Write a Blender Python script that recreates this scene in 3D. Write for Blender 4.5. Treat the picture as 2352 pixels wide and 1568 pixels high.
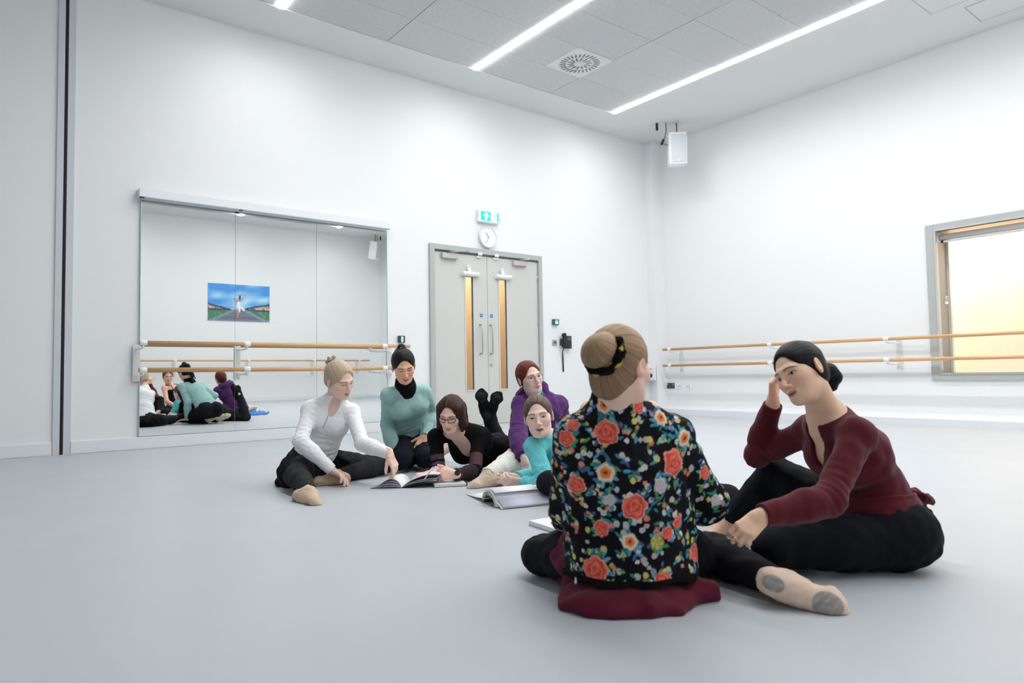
import bpy, math, random
import numpy as np
from mathutils import Matrix, Vector

for o in list(bpy.data.objects):
    bpy.data.objects.remove(o)
SC = bpy.context.scene
COL = SC.collection
PI = math.pi

# ------------------------------------------------------------------ camera
YAW, PITCH, ROLL = math.radians(37.84), math.radians(2.714), math.radians(-0.928)
EYE = 0.68
fw = np.array([math.sin(YAW)*math.cos(PITCH), math.cos(YAW)*math.cos(PITCH), math.sin(PITCH)])
rt = np.array([math.cos(YAW), -math.sin(YAW), 0.0])
upv = np.cross(rt, fw)
r2 = rt*math.cos(ROLL)+upv*math.sin(ROLL)
u2 = upv*math.cos(ROLL)-rt*math.sin(ROLL)
cam = bpy.data.cameras.new('camera')
cam.sensor_width = 36.0
cam.lens = 1567.0/2352*36
cam.clip_start = 0.05
cam.dof.use_dof = True
cam.dof.focus_distance = 4.3
cam.dof.aperture_fstop = 3.2
co = bpy.data.objects.new('camera', cam)
COL.objects.link(co)
co.matrix_world = Matrix(((r2[0], u2[0], -fw[0], 0), (r2[1], u2[1], -fw[1], 0), (r2[2], u2[2], -fw[2], EYE), (0, 0, 0, 1)))
SC.camera = co

# ------------------------------------------------------------------ world, exposure
W = bpy.data.worlds.new('world')
SC.world = W
W.use_nodes = True
W.node_tree.nodes['Background'].inputs[0].default_value = (0.9, 0.95, 1.0, 1)
W.node_tree.nodes['Background'].inputs[1].default_value = 0.3
SC.view_settings.view_transform = 'Standard'
SC.view_settings.look = 'None'
SC.view_settings.exposure = 0.0
SC.view_settings.gamma = 1.0
SC.view_settings.use_curve_mapping = False
STRIP_POWER = 32.0          # what the eye sees of the diffusers
LAMP_W = 69.0             # light each strip sends down through its lens
CORRIDOR_W = 300.0
LOBBY_W = 75.0
STRIP_X = (2.39, 4.86, 7.365)
for sx in STRIP_X:
    L_ = bpy.data.lights.new('strip_lamp', 'AREA')
    L_.shape = 'RECTANGLE'
    L_.size = 0.066; L_.size_y = 8.6
    L_.energy = LAMP_W
    L_.spread = math.radians(162)
    L_.color = (0.985, 0.99, 1.0)
    lo_ = bpy.data.objects.new('strip_lamp', L_)
    COL.objects.link(lo_)
    lo_.location = (sx, 2.6, 4.524)

# ------------------------------------------------------------------ materials
def lin(c):
    c = np.asarray(c, float)/255.0
    return np.where(c <= 0.04045, c/12.92, ((c+0.055)/1.055)**2.4)

MATS = {}
def mat(name, rgb=None, rough=0.5, metal=0.0, attr=None, bump=None, noise=None, emit=None, spec=0.5, sss=0.0, alpha=None, trans=0.0, sheen=0.0, coat=0.0):
    if name in MATS:
        return MATS[name]
    m = bpy.data.materials.new(name)
    m.use_nodes = True
    nt = m.node_tree
    b = nt.nodes['Principled BSDF']
    b.inputs['Roughness'].default_value = rough
    b.inputs['Metallic'].default_value = metal
    b.inputs['Specular IOR Level'].default_value = spec
    if rgb is not None:
        b.inputs['Base Color'].default_value = (*lin(rgb), 1)
    if attr:
        a = nt.nodes.new('ShaderNodeAttribute')
        a.attribute_name = attr
        nt.links.new(a.outputs['Color'], b.inputs['Base Color'])
    if noise:                       # (scale, amount, detail): gentle mottling of the base colour
        t = nt.nodes.new('ShaderNodeTexCoord')
        n = nt.nodes.new('ShaderNodeTexNoise')
        n.inputs['Scale'].default_value = noise[0]
        n.inputs['Detail'].default_value = noise[2]
        nt.links.new(t.outputs['Object'], n.inputs['Vector'])
        mx = nt.nodes.new('ShaderNodeMix')
        mx.data_type = 'RGBA'
        k = noise[1]
        mx.inputs[6].default_value = (*np.clip(lin(rgb)*(1-k), 0, 1), 1)
        mx.inputs[7].default_value = (*np.clip(lin(rgb)*(1+k), 0, 1), 1)
        nt.links.new(n.outputs['Fac'], mx.inputs[0])
        nt.links.new(mx.outputs[2], b.inputs['Base Color'])
    if bump:                        # (scale, strength, distance)
        t = nt.nodes.new('ShaderNodeTexCoord')
        n = nt.nodes.new('ShaderNodeTexNoise')
        n.inputs['Scale'].default_value = bump[0]
        n.inputs['Detail'].default_value = 3.0
        nt.links.new(t.outputs['Object'], n.inputs['Vector'])
        bp = nt.nodes.new('ShaderNodeBump')
        bp.inputs['Strength'].default_value = bump[1]
        bp.inputs['Distance'].default_value = bump[2]
        nt.links.new(n.outputs['Fac'], bp.inputs['Height'])
        nt.links.new(bp.outputs['Normal'], b.inputs['Normal'])
    if emit:
        b.inputs['Emission Color'].default_value = (*lin(emit[0]), 1)
        b.inputs['Emission Strength'].default_value = emit[1]
    if sss:
        b.inputs['Subsurface Weight'].default_value = sss
        b.inputs['Subsurface Radius'].default_value = (0.012, 0.005, 0.003)
        b.inputs['Subsurface Scale'].default_value = 1.0
    if trans:
        b.inputs['Transmission Weight'].default_value = trans
    if sheen:
        b.inputs['Sheen Weight'].default_value = sheen
    if coat:
        b.inputs['Coat Weight'].default_value = coat
    MATS[name] = m
    return m

wall_m = mat('white_wall_paint', (236, 238, 239), 0.6, bump=(40, 0.05, 0.002), noise=(0.8, 0.012, 2))
ceil_m = mat('white_plaster', (226, 227, 227), 0.75, noise=(0.9, 0.012, 2))
wool_m = mat('grey_wood_wool', (184, 185, 188), 0.9, noise=(26, 0.16, 6), bump=(150, 0.5, 0.004))
joint_m = mat('dark_joint', (120, 120, 122), 0.9)
trimw_m = mat('white_gloss_trim', (232, 235, 238), 0.35)
grey_m = mat('grey_frame_paint', (178, 182, 181), 0.45)
leaf_m = mat('pale_grey_door_paint', (205, 205, 202), 0.45, noise=(2.0, 0.01, 2))
steel_m = mat('brushed_steel', (190, 190, 188), 0.3, metal=0.9)
black_m = mat('black_plastic', (22, 24, 26), 0.4)
dark_m = mat('near_black', (8, 8, 9), 0.7)
white_m = mat('white_plastic', (238, 240, 241), 0.4)
beech_m = None
def wood(name, c1, c2, scale, axis):
    m = bpy.data.materials.new(name)
    m.use_nodes = True
    nt = m.node_tree
    b = nt.nodes['Principled BSDF']
    b.inputs['Roughness'].default_value = 0.4
    t = nt.nodes.new('ShaderNodeTexCoord')
    mp = nt.nodes.new('ShaderNodeMapping')
    s = [1.0, 1.0, 1.0]
    s[axis] = 0.05
    mp.inputs['Scale'].default_value = s
    n = nt.nodes.new('ShaderNodeTexNoise')
    n.inputs['Scale'].default_value = scale
    n.inputs['Detail'].default_value = 5
    r = nt.nodes.new('ShaderNodeValToRGB')
    r.color_ramp.elements[0].position = 0.3
    r.color_ramp.elements[1].position = 0.7
    r.color_ramp.elements[0].color = (*lin(c1), 1)
    r.color_ramp.elements[1].color = (*lin(c2), 1)
    nt.links.new(t.outputs['Object'], mp.inputs[0])
    nt.links.new(mp.outputs[0], n.inputs['Vector'])
    nt.links.new(n.outputs['Fac'], r.inputs[0])
    nt.links.new(r.outputs[0], b.inputs['Base Color'])
    return m
beechx_m = wood('beech_rail_along_wall', (204, 158, 112), (222, 180, 134), 40, 0)
beechy_m = wood('beech_rail_side_wall', (204, 158, 112), (222, 180, 134), 40, 1)
corr_m = wood('pale_plywood', (240, 222, 198), (245, 229, 207), 5, 2)
ply_m = wood('warm_plywood', (236, 200, 150), (242, 210, 164), 7, 2)
mirror_m = mat('mirror_silver', (236, 239, 238), 0.0, metal=1.0)
led_m = mat('led_strip', (255, 255, 255), 0.5, emit=((253, 252, 249), STRIP_POWER))
glass_m = mat('clear_glass', (255, 255, 255), 0.0, trans=1.0)
MATS['clear_glass'].node_tree.nodes['Principled BSDF'].inputs['IOR'].default_value = 1.05

# ------------------------------------------------------------------ tagging
def tag(o, label=None, cat=None, group=None, kind=None):
    if label: o['label'] = label
    if cat: o['category'] = cat
    if group: o['group'] = group
    if kind: o['kind'] = kind
    return o
def empty(name, loc, label, cat, group=None):
    o = bpy.data.objects.new(name, None)
    COL.objects.link(o)
    o.location = loc
    o.empty_display_size = 0.1
    return tag(o, label, cat, group)
def struct(o, label=None):
    o['kind'] = 'structure'
    if label: o['label'] = label
    return o

# ------------------------------------------------------------------ plain mesh builder (world coordinates)
class MB:
    def __init__(s):
        s.v = []; s.f = []; s.smooth = []
    def box(s, x0, y0, z0, x1, y1, z1, bev=0.0, M=None):
        x0, x1 = sorted((x0, x1)); y0, y1 = sorted((y0, y1)); z0, z1 = sorted((z0, z1))
        n = len(s.v)
        b = min(bev, (x1-x0)/2.2, (y1-y0)/2.2, (z1-z0)/2.2)
        if b <= 0:
            P = [(x, y, z) for z in (z0, z1) for x, y in ((x0, y0), (x1, y0), (x1, y1), (x0, y1))]
            F = [(0, 3, 2, 1), (4, 5, 6, 7), (0, 1, 5, 4), (1, 2, 6, 5), (2, 3, 7, 6), (3, 0, 4, 7)]
        else:
            import itertools
            P = []; idx = {}
            for c in itertools.product((0, 1), repeat=3):
                for a in range(3):
                    p = []
                    for k in range(3):
                        lo, hi = ((x0, x1), (y0, y1), (z0, z1))[k]
                        e = (lo, hi)[c[k]]
                        p.append(e if k == a else e+(b if c[k] == 0 else -b))
                    idx[(c, a)] = len(P); P.append(tuple(p))
            F = []
            for a in range(3):
                o1, o2 = (a+1) % 3, (a+2) % 3
                for sg in (0, 1):
                    q = []
                    for i, j in ((0, 0), (1, 0), (1, 1), (0, 1)):
                        c = [0, 0, 0]; c[a] = sg; c[o1] = i; c[o2] = j
                        q.append(idx[(tuple(c), a)])
                    F.append(tuple(q if sg else q[::-1]))
                for i in (0, 1):
                    for j in (0, 1):
                        c0 = [0, 0, 0]; c1 = [0, 0, 0]
                        c0[o1] = c1[o1] = i; c0[o2] = c1[o2] = j; c1[a] = 1
                        c0 = tuple(c0); c1 = tuple(c1)
                        q = [idx[(c0, o1)], idx[(c1, o1)], idx[(c1, o2)], idx[(c0, o2)]]
                        F.append(tuple(q if (i == j) else q[::-1]))
            for c in itertools.product((0, 1), repeat=3):
                q = [idx[(c, 0)], idx[(c, 1)], idx[(c, 2)]]
                F.append(tuple(q if sum(c) % 2 else q[::-1]))
        if M is not None:
            P = [tuple(M @ Vector(p)) for p in P]
        s.v += P
        s.f += [tuple(i+n for i in f) for f in F]
        s.smooth += [False]*len(F)
        return s
    def tube(s, pts, r, seg=12, caps=True):
        pts = [Vector(p) for p in pts]
        rr = r if isinstance(r, (list, tuple)) else [r]*len(pts)
        n0 = len(s.v)
        t = (pts[1]-pts[0]).normalized()
        a = t.orthogonal().normalized()
        for i, p in enumerate(pts):
            if 0 < i < len(pts)-1: t = (pts[i+1]-pts[i-1]).normalized()
            elif i == len(pts)-1: t = (pts[i]-pts[i-1]).normalized()
            a = (a-t*a.dot(t)).normalized()
            b = t.cross(a)
            for k in range(seg):
                w = 2*PI*k/seg
                s.v.append(tuple(p+(a*math.cos(w)+b*math.sin(w))*rr[i]))
        for i in range(len(pts)-1):
            for k in range(seg):
                k2 = (k+1) % seg
                s.f.append((n0+i*seg+k, n0+i*seg+k2, n0+(i+1)*seg+k2, n0+(i+1)*seg+k))
                s.smooth.append(True)
        if caps:
            s.f.append(tuple(n0+k for k in range(seg))[::-1]); s.smooth.append(False)
            e = n0+(len(pts)-1)*seg
            s.f.append(tuple(e+k for k in range(seg))); s.smooth.append(False)
        return s
    def poly(s, pts, thick):            # flat polygon (list of 3D points) extruded along thick vector
        n = len(s.v); k = len(pts)
        th = Vector(thick)
        s.v += [tuple(p) for p in pts]+[tuple(Vector(p)+th) for p in pts]
        s.f.append(tuple(range(n, n+k))[::-1]); s.f.append(tuple(range(n+k, n+2*k)))
        for i in range(k):
            j = (i+1) % k
            s.f.append((n+i, n+j, n+k+j, n+k+i))
        s.smooth += [False]*(k+2)
        return s
    def parts(s, name, m, parent):
        """every loose piece becomes an object of its own"""
        par = list(range(len(s.v)))
        def find(a):
            while par[a] != a: par[a] = par[par[a]]; a = par[a]
            return a
        for f in s.f:
            for q in f[1:]: par[find(q)] = find(f[0])
        G = {}
        for i in range(len(s.v)): G.setdefault(find(i), []).append(i)
        out = []
        for k, ids in G.items():
            b = MB(); mp = {v: i for i, v in enumerate(ids)}
            b.v = [s.v[i] for i in ids]
            for f, sm in zip(s.f, s.smooth):
                if f[0] in mp: b.f.append(tuple(mp[i] for i in f)); b.smooth.append(sm)
            out.append(b.build(name, m, parent))
        return out
    def build(s, name, m, parent=None, origin=None):
        me = bpy.data.meshes.new(name)
        base = Vector((0, 0, 0))
        if origin is None:
            xs = np.array(s.v)
            c = (xs.min(0)+xs.max(0))/2
            origin = (c[0], c[1], xs[:, 2].min())
        org = Vector(origin)
        me.from_pydata([tuple(Vector(v)-org) for v in s.v], [], s.f)
        me.polygons.foreach_set('use_smooth', s.smooth)
        me.materials.append(m)
        me.update()
        o = bpy.data.objects.new(name, me)
        COL.objects.link(o)
        if parent is not None:
            o.parent = parent
            pm = wloc(parent)
            o.location = org-pm
        else:
            o.location = org
        return o
def wloc(o):
    p = Vector(o.location)
    while o.parent is not None:
        o = o.parent
        p = p+Vector(o.location)
    return p
def dup(root, delta):
    c = root.copy(); COL.objects.link(c)
    c.location = Vector(root.location)+Vector(delta)
    for ch in list(root.children):
        d = ch.copy(); COL.objects.link(d); d.parent = c
        for g in list(ch.children):
            e = g.copy(); COL.objects.link(e); e.parent = d
    return c
def disc(mb, c, n, r, th, seg=32):
    n = Vector(n).normalized(); c = Vector(c)
    return mb.tube([c, c+n*th], r, seg)
# ------------------------------------------------------------------ room shell
XL, XR, YF, YB, ZC = -3.6, 9.05, -2.66, 7.6, 4.53
def floor_mat():
    m = mat('grey_vinyl_floor', (188, 193, 198), 0.42, spec=0.2, noise=(0.7, 0.025, 4))
    nt = m.node_tree
    b = nt.nodes['Principled BSDF']
    t = nt.nodes.new('ShaderNodeTexCoord'); n = nt.nodes.new('ShaderNodeTexNoise')
    n.inputs['Scale'].default_value = 3.0; n.inputs['Detail'].default_value = 5
    r = nt.nodes.new('ShaderNodeMapRange')
    r.inputs[3].default_value = 0.36; r.inputs[4].default_value = 0.5
    nt.links.new(t.outputs['Object'], n.inputs['Vector']); nt.links.new(n.outputs['Fac'], r.inputs[0])
    nt.links.new(r.outputs[0], b.inputs['Roughness'])
    return m
struct(MB().box(XL-.2, YF-.2, -.1, 10.7, 9.6, 0).build('floor', floor_mat()), 'pale grey vinyl dance studio floor')
DX0, DX1, DZ = 4.555, 6.46, 2.395        # door opening incl. frame
WY0, WY1, WZ0, WZ1 = 0.55, 3.40, 0.52, 2.395
w = MB()
w.box(XL, YB, 0, DX0, YB+.2, ZC); w.box(DX1, YB, 0, XR+.4, YB+.2, ZC); w.box(DX0, YB, DZ, DX1, YB+.2, ZC)
struct(w.build('wall_back', wall_m), 'tall white wall with the mirror and the double door')
w = MB()
w.box(XR, YF, 0, XR+.4, WY0, ZC); w.box(XR, WY1, 0, XR+.4, YB, ZC)
w.box(XR, WY0, 0, XR+.4, WY1, WZ0); w.box(XR, WY0, WZ1, XR+.4, WY1, ZC)
struct(w.build('wall_right', wall_m), 'white wall with the window and the long barre')
struct(MB().box(XL, YF-.2, 0, XR+.4, YF, ZC).build('wall_front', wall_m), 'white wall seen in the mirror, with the poster')
struct(MB().box(XL-.2, YF-.2, 0, XL, YB+.2, ZC).build('wall_left', wall_m))
struct(MB().box(8.80, 7.44, 0, XR, YB, ZC).build('trim_1', wall_m), 'white boxed column in the corner')
# ceiling: plaster margin, slab above, recessed wood wool field with single panels
PX0, PX1, PY0, PY1 = -0.1, 7.40, -1.75, 6.935
c = MB()
c.box(XL-.2, PY1, ZC, XR+.4, YB+.2, ZC+.12); c.box(PX1, YF-.2, ZC, XR+.4, PY1, ZC+.12)
c.box(XL-.2, YF-.2, ZC, PX0, PY1, ZC+.12); c.box(PX0, YF-.2, ZC, PX1, PY0, ZC+.12)
ceil_o = struct(c.build('ceiling', ceil_m), 'white plaster ceiling margin around grey panels')
MB().box(PX0-.05, PY0-.05, ZC+.06, PX1+.05, PY1+.05, ZC+.12).build('backing_board', joint_m, ceil_o)
strips = (-0.1, 2.39, 4.86, 7.365)
SW = 0.035
xs = []
for a in range(3):
    x0, x1 = strips[a]+SW, strips[a+1]-SW
    mid = (x0+x1)/2+0.01
    xs += [(x0+.003, mid-.003), (mid+.003, x1-.003)]
rows = []
y = PY1-.005
k = 0
while y-PY0 > .3:
    rows.append((max(y-.600, PY0), y))
    y -= .602
rng = random.Random(4)
cache = {}
tone = [mat('grey_wood_wool_%s' % n, c_, 0.9, noise=(26, 0.10, 6), bump=(150, 0.5, 0.004)) for n, c_ in (('pale', (209, 210, 210)), ('mid', (206, 207, 208)), ('dark', (203, 204, 205)))]
for i, (x0, x1) in enumerate(xs):
    for j, (y0, y1) in enumerate(rows):
        key = (round(x1-x0, 3), round(y1-y0, 3), rng.randrange(3))
        if key not in cache:
            o = MB().box(-(x1-x0)/2, -(y1-y0)/2, 0, (x1-x0)/2, (y1-y0)/2, .035, bev=.0025).build('ceiling_panel', tone[key[2]], ceil_o, origin=(0, 0, 0))
            cache[key] = o
        else:
            o = cache[key].copy(); COL.objects.link(o)
        o.location = Vector(((x0+x1)/2, (y0+y1)/2, ZC+.006+rng.uniform(0, .002)))-wloc(ceil_o)
names = ['first ceiling light strip from the left, only its end in view', 'middle one of the three long ceiling light strips, ending left of the round vent', 'long ceiling light strip nearest the right wall, right of the vent']
for i, x in enumerate(strips[1:]):
    o = empty('ceiling_light', (x, 2.8, ZC-.0), names[i], 'light', 'linear ceiling lights')
    MB().box(x-SW, -1.75, ZC-.004, x+SW, PY1, ZC+.02).build('diffuser', led_m, o)
    MB().box(x-SW-.004, -1.75, ZC+.02, x+SW+.004, PY1, ZC+.05).build('channel', white_m, o)
# swirl vent
v = empty('ceiling_vent', (5.82, 6.03, ZC-.012), 'square white ceiling vent with a swirl of radial slots', 'vent')
MB().box(5.53, 5.735, ZC-.006, 6.11, 6.325, ZC+.01, bev=.003).build('plate', mat('vent_white', (226, 227, 224), .5), v)
sl = MB(); bl = MB()
def slot(cx, cy, a, ra, rb, wd, sk):
    c, s_ = math.cos(a), math.sin(a)
    c2, s2 = math.cos(a+sk), math.sin(a+sk)
    p0 = Vector((cx+c*ra, cy+s_*ra, 0)); p1 = p0+Vector((c2, s2, 0))*(rb-ra)
    n = Vector((-s2, c2, 0))*wd
    return p0, p1, n
for ring, (cnt, ra, rb) in enumerate(((14, .075, .155), (28, .175, .255))):
    for k in range(cnt):
        p0, p1, n = slot(5.82, 6.03, 2*PI*(k+.5*ring)/cnt, ra, rb, .0075, .25)
        z = Vector((0, 0, ZC-.0065))
        sl.poly([p0-n+z, p1-n+z, p1+n+z, p0+n+z], (0, 0, .004))
        z2 = Vector((0, 0, ZC-.015))
        bl.poly([p0+n*.9+z2+Vector((0, 0, .009)), p1+n*.9+z2+Vector((0, 0, .009)), p1+n*2.4+z2, p0+n*2.4+z2], (0, 0, .0015))
tag(sl.build('slots', mat('vent_slot', (95, 104, 104), .8), v), kind='stuff')
tag(bl.build('blades', mat('vent_white', None), v), kind='stuff')
disc(MB(), (5.82, 6.03, ZC-.012), (0, 0, 1), .05, .008).build('hub', mat('vent_white', None), v)
# ceiling hatches
for (x0, y0, x1, y1), lb in (((7.64, 2.42, 8.12, 2.9), 'flush square access hatch in the plaster ceiling at the top right'), ((8.28, 2.15, 8.76, 2.63), 'flush access hatch close to the right wall')):
    h = empty('access_hatch', ((x0+x1)/2, (y0+y1)/2, ZC-.004), lb, 'hatch')
    f = MB()
    f.box(x0-.012, y0-.012, ZC-.003, x0, y1+.012, ZC+.004); f.box(x1, y0-.012, ZC-.003, x1+.012, y1+.012, ZC+.004)
    f.box(x0, y0-.012, ZC-.003, x1, y0, ZC+.004); f.box(x0, y1, ZC-.003, x1, y1+.012, ZC+.004)
    f.parts('frame', mat('hatch_edge', (196, 197, 196), .6), h)
    MB().box(x0+.004, y0+.004, ZC-.004, x1-.004, y1-.004, ZC+.002).build('panel', ceil_m, h)

# ------------------------------------------------------------------ skirtings, partition joint
def skirt(name, boxes, lb=None):
    b = MB()
    for q in boxes: b.box(*q, bev=.004)
    return struct(b.build(name, trimw_m), lb)
skirt('baseboard_back', [(.66, 7.575, 0, DX0, YB+.01, .118), (DX1, 7.575, 0, 8.80, YB+.01, .118), (XL, 7.575, 0, .515, YB+.01, .118)], 'white baseboard under the mirror wall')
b = MB()
prof = [(XR+.01, 0), (8.62, 0), (8.62, .085), (8.632, .105), (8.66, .112), (XR+.01, .128)]
b.poly([(x, YF, z) for x, z in prof], (0, 7.44-YF, 0))
struct(b.build('baseboard_right', trimw_m), 'deep white boxed skirting along the window wall')
skirt('baseboard_front', [(XL, YF-.01, 0, XR, YF+.025, .118)])
skirt('baseboard_left', [(XL-.01, YF, 0, XL+.025, YB, .118)])
t = MB()
t.box(.520, 7.582, 0, .574, YB+.01, ZC); t.box(.602, 7.582, 0, .66, YB+.01, ZC)
t1 = struct(t.build('trim_2', mat('seam_grey', (206, 210, 215), .5)), 'grey upright edge strips of the wall joint at far left')
MB().box(.574, 7.588, 0, .602, YB+.01, ZC).build('dark_gap', dark_m, t1)
MB().box(.595, 7.586, 0, .599, YB, ZC).build('seal', mat('brown_seal', (92, 62, 66), .6), t1)

# ------------------------------------------------------------------ double door
d = MB()
d.box(DX0, 7.565, 0, 4.628, 7.70, DZ, bev=.003); d.box(6.395, 7.565, 0, DX1, 7.70, DZ, bev=.003); d.box(4.628, 7.565, 2.325, 6.395, 7.70, DZ, bev=.003)
door = struct(d.build('door_1', grey_m), 'grey double door with narrow glazed vision panels')
MB().box(4.628, 7.60, 2.30, 6.395, 7.69, 2.326).build('head_gap', mat('door_shadow_gap', (112, 120, 117), .7), door)
DM = 5.487
def leafpart(x0, x1, vx0, vx1, side):
    m = MB(); y0, y1 = 7.60, 7.645; zt = 2.305; vz0, vz1 = .475, 2.0
    m.box(x0, y0, .008, vx0, y1, zt); m.box(vx1, y0, .008, x1, y1, zt); m.box(vx0, y0, .008, vx1, y1, vz0); m.box(vx0, y0, vz1, vx1, y1, zt)
    lf = m.build('door_leaf', leaf_m, door)
    e = .022
    m = MB()
    m.box(vx0-e, y0-.007, vz0-e, vx0, y0+.01, vz1+e, bev=.002); m.box(vx1, y0-.007, vz0-e, vx1+e, y0+.01, vz1+e, bev=.002)
    m.box(vx0, y0-.007, vz0-e, vx1, y0+.01, vz0, bev=.002); m.box(vx0, y0-.007, vz1, vx1, y0+.01, vz1+e, bev=.002)
    m.parts('glazing_bead', leaf_m, lf)
    MB().box(vx0, 7.618, vz0, vx1, 7.624, vz1).build('pane', glass_m, lf)
    MB().box(vx1-.006, 7.612, vz0, vx1, 7.618, vz1).build('glass_edge', mat('dark_green_glass_edge', (30, 62, 50), .3), lf)
    hx = DM+side*.035+(-.045 if side < 0 else .0)
    hx = 5.350 if side < 0 else 5.522
    m = MB().tube([(hx, 7.60, 1.355), (hx, 7.545, 1.355), (hx, 7.535, 1.345), (hx, 7.535, .970), (hx, 7.545, .96), (hx, 7.60, .96)], .0095, 10)
    m.build('pull_handle', steel_m, lf)
    m = MB(); disc(m, (hx+.03, 7.60, 1.483), (0, -1, 0), .026, .003, 24)
    m.build('blue_disc', mat('sign_blue', (18, 120, 196), .4), lf)['label'] = 'small round blue fire door sign'
    m = MB(); m.box(hx+.018, 7.5955, 1.479, hx+.042, 7.597, 1.487); m.build('sign_print', white_m, lf)
    hxh = x0 if side < 0 else x1
    for hz in (2.02, 1.36, .72):
        MB().tube([(hxh, 7.596, hz), (hxh, 7.596, hz+.1)], .008, 8).build('hinge', steel_m, lf)
    # closer: body, arm, link to the frame head
    cx0, cx1 = (4.735, 4.985) if side < 0 else (5.925, 6.165)
    cl = MB().box(cx0, 7.545, 2.215, cx1, 7.60, 2.285, bev=.006).build('door_closer', mat('closer_silver', (196, 193, 186), .4, metal=.3), lf)
    xa = cx0+.08; xb = cx1+.10 if side < 0 else cx1-.02
    m = MB().tube([(xa, 7.565, 2.292), (xa+.12, 7.44, 2.30)], .008, 8)
    m.tube([(xa+.12, 7.44, 2.302), (xb+.08, 7.565, 2.335)], .007, 8)
    m.parts('closer_arm', steel_m, lf)
    # alarm contact
    kx = 5.345 if side < 0 else 5.629
    m = MB().box(kx-.04, 7.575, 2.27, kx+.04, 7.60, 2.30, bev=.004); m.box(kx-.036, 7.552, 2.303, kx+.036, 7.567, 2.345, bev=.004)
    m.parts('alarm_contact', white_m, lf)
    return lf
l1 = leafpart(4.632, DM-.003, 5.125, 5.245, -1)
l2 = leafpart(DM+.003, 6.391, 5.692, 5.815, 1)
m = MB(); disc(m, (5.535, 7.60, .806), (0, -1, 0), .027, .006, 24); disc(m, (5.535, 7.594, .806), (0, -1, 0), .011, .004, 12)
m.build('lock', steel_m, l2)
# white clip holding a rolled screen over each vision panel
for x, lb in ((5.19, 'white clip with a rolled screen above the left vision panel of the door'), (5.753, 'white clip with a rolled screen above the right vision panel of the door')):
    r = empty('rolled_screen_clip', (x, 7.56, 2.03), lb, 'clip', 'rolled screens on the door')
    MB().tube([(x-.135, 7.565, 2.035), (x-.13, 7.565, 2.035), (x+.13, 7.565, 2.035), (x+.135, 7.565, 2.035)], [.02, .033, .033, .02], 16).build('roll', white_m, r)
    MB().box(x-.14, 7.585, 2.005, x+.14, 7.599, 2.065, bev=.004).build('back_plate', white_m, r)
    M_ = Matrix.Translation((x-.015, 7.56, 2.055)) @ Matrix.Rotation(math.radians(-14), 4, 'Y')
    h = MB().box(-.026, -.006, 0, .026, .004, .10, bev=.004, M=M_).build('lever', white_m, r)
    m = MB(); disc(m, M_ @ Vector((0, -.010, .08)), (0, 1, 0), .009, .004, 12); m.build('eyelet', steel_m, h)
# lobby behind the door: plywood lining
b = MB(); b.box(3.4, 8.9, 0, 8.2, 9.0, 3.0); struct(b.build('wall_lobby', ply_m), 'warm plywood lining seen through the door glass')
b = MB(); b.box(3.4, 7.8, 2.9, 8.2, 9.0, 3.0); b.box(3.3, 7.8, 0, 3.4, 9.0, 3.0); b.box(8.2, 7.8, 0, 8.3, 9.0, 3.0); struct(b.build('wall_lobby_shell', wall_m))
lo = empty('lobby_light', (5.6, 8.4, 2.80), 'ceiling lamp in the lobby behind the double door', 'light')
MB().box(4.2, 8.3, 2.80, 7.0, 8.5, 2.85).build('diffuser', mat('lobby_led', (255, 250, 240), .5, emit=((255, 246, 232), LOBBY_W/6)), lo)

# ------------------------------------------------------------------ window and the room behind
X0 = XR
f = MB()
fw_ = .09
f.box(X0-.03, WY1-fw_, WZ0, X0+.02, WY1, WZ1, bev=.004); f.box(X0-.03, WY0, WZ0, X0+.02, WY0+fw_, WZ1, bev=.004)
f.box(X0-.03, WY0+fw_, WZ1-fw_, X0+.02, WY1-fw_, WZ1, bev=.004); f.box(X0-.03, WY0+fw_, WZ0, X0+.02, WY1-fw_, WZ0+fw_, bev=.004)
win = struct(f.build('window_1', grey_m), 'grey framed internal window with plywood reveal')
f = MB(); e = fw_
f.box(X0-.04, WY1-e-.022, WZ0+e-.0, X0+.03, WY1-e, WZ1-e, bev=.003); f.box(X0-.04, WY0+e, WZ0+e, X0+.03, WY0+e+.022, WZ1-e, bev=.003)
f.box(X0-.04, WY0+e, WZ0+e-.022, X0+.03, WY1-e, WZ0+e, bev=.003); f.box(X0-.04, WY0+e, WZ1-e, X0+.03, WY1-e, WZ1-e+.022, bev=.003)
f.parts('inner_bead', mat('grey_bead', (190, 193, 191), .45), win)
taupe = mat('taupe_reveal', (150, 146, 142), .5, noise=(6, .04, 3))
f = MB()
f.box(X0+.02, WY1-e-.012, WZ0+.05, X0+.42, WY1-.005, WZ1-.05); f.box(X0+.02, WY0+.005, WZ0+.05, X0+.42, WY0+e, WZ1-.05)
f.parts('reveal_lining', taupe, win)
f = MB().box(X0+.02, WY0+e, WZ0+.02, X0+.42, WY1-e, WZ0+e-.005)
f.build('sill_board', grey_m, win)
f = MB().box(X0+.02, WY0+e, WZ1-e+.005, X0+.42, WY1-e, WZ1-.02); f.build('head_lining', ply_m, win)
MB().box(X0+.30, WY0+e, WZ0+e, X0+.306, WY1-e, WZ1-e).build('pane', glass_m, win)
f = MB(); yy = WY1-e-.012
f.box(X0+.285, yy-.03, WZ0+e, X0+.32, yy, WZ1-e)
f.build('glazing_bead', mat('pale_bead', (214, 210, 196), .5), win)
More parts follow.
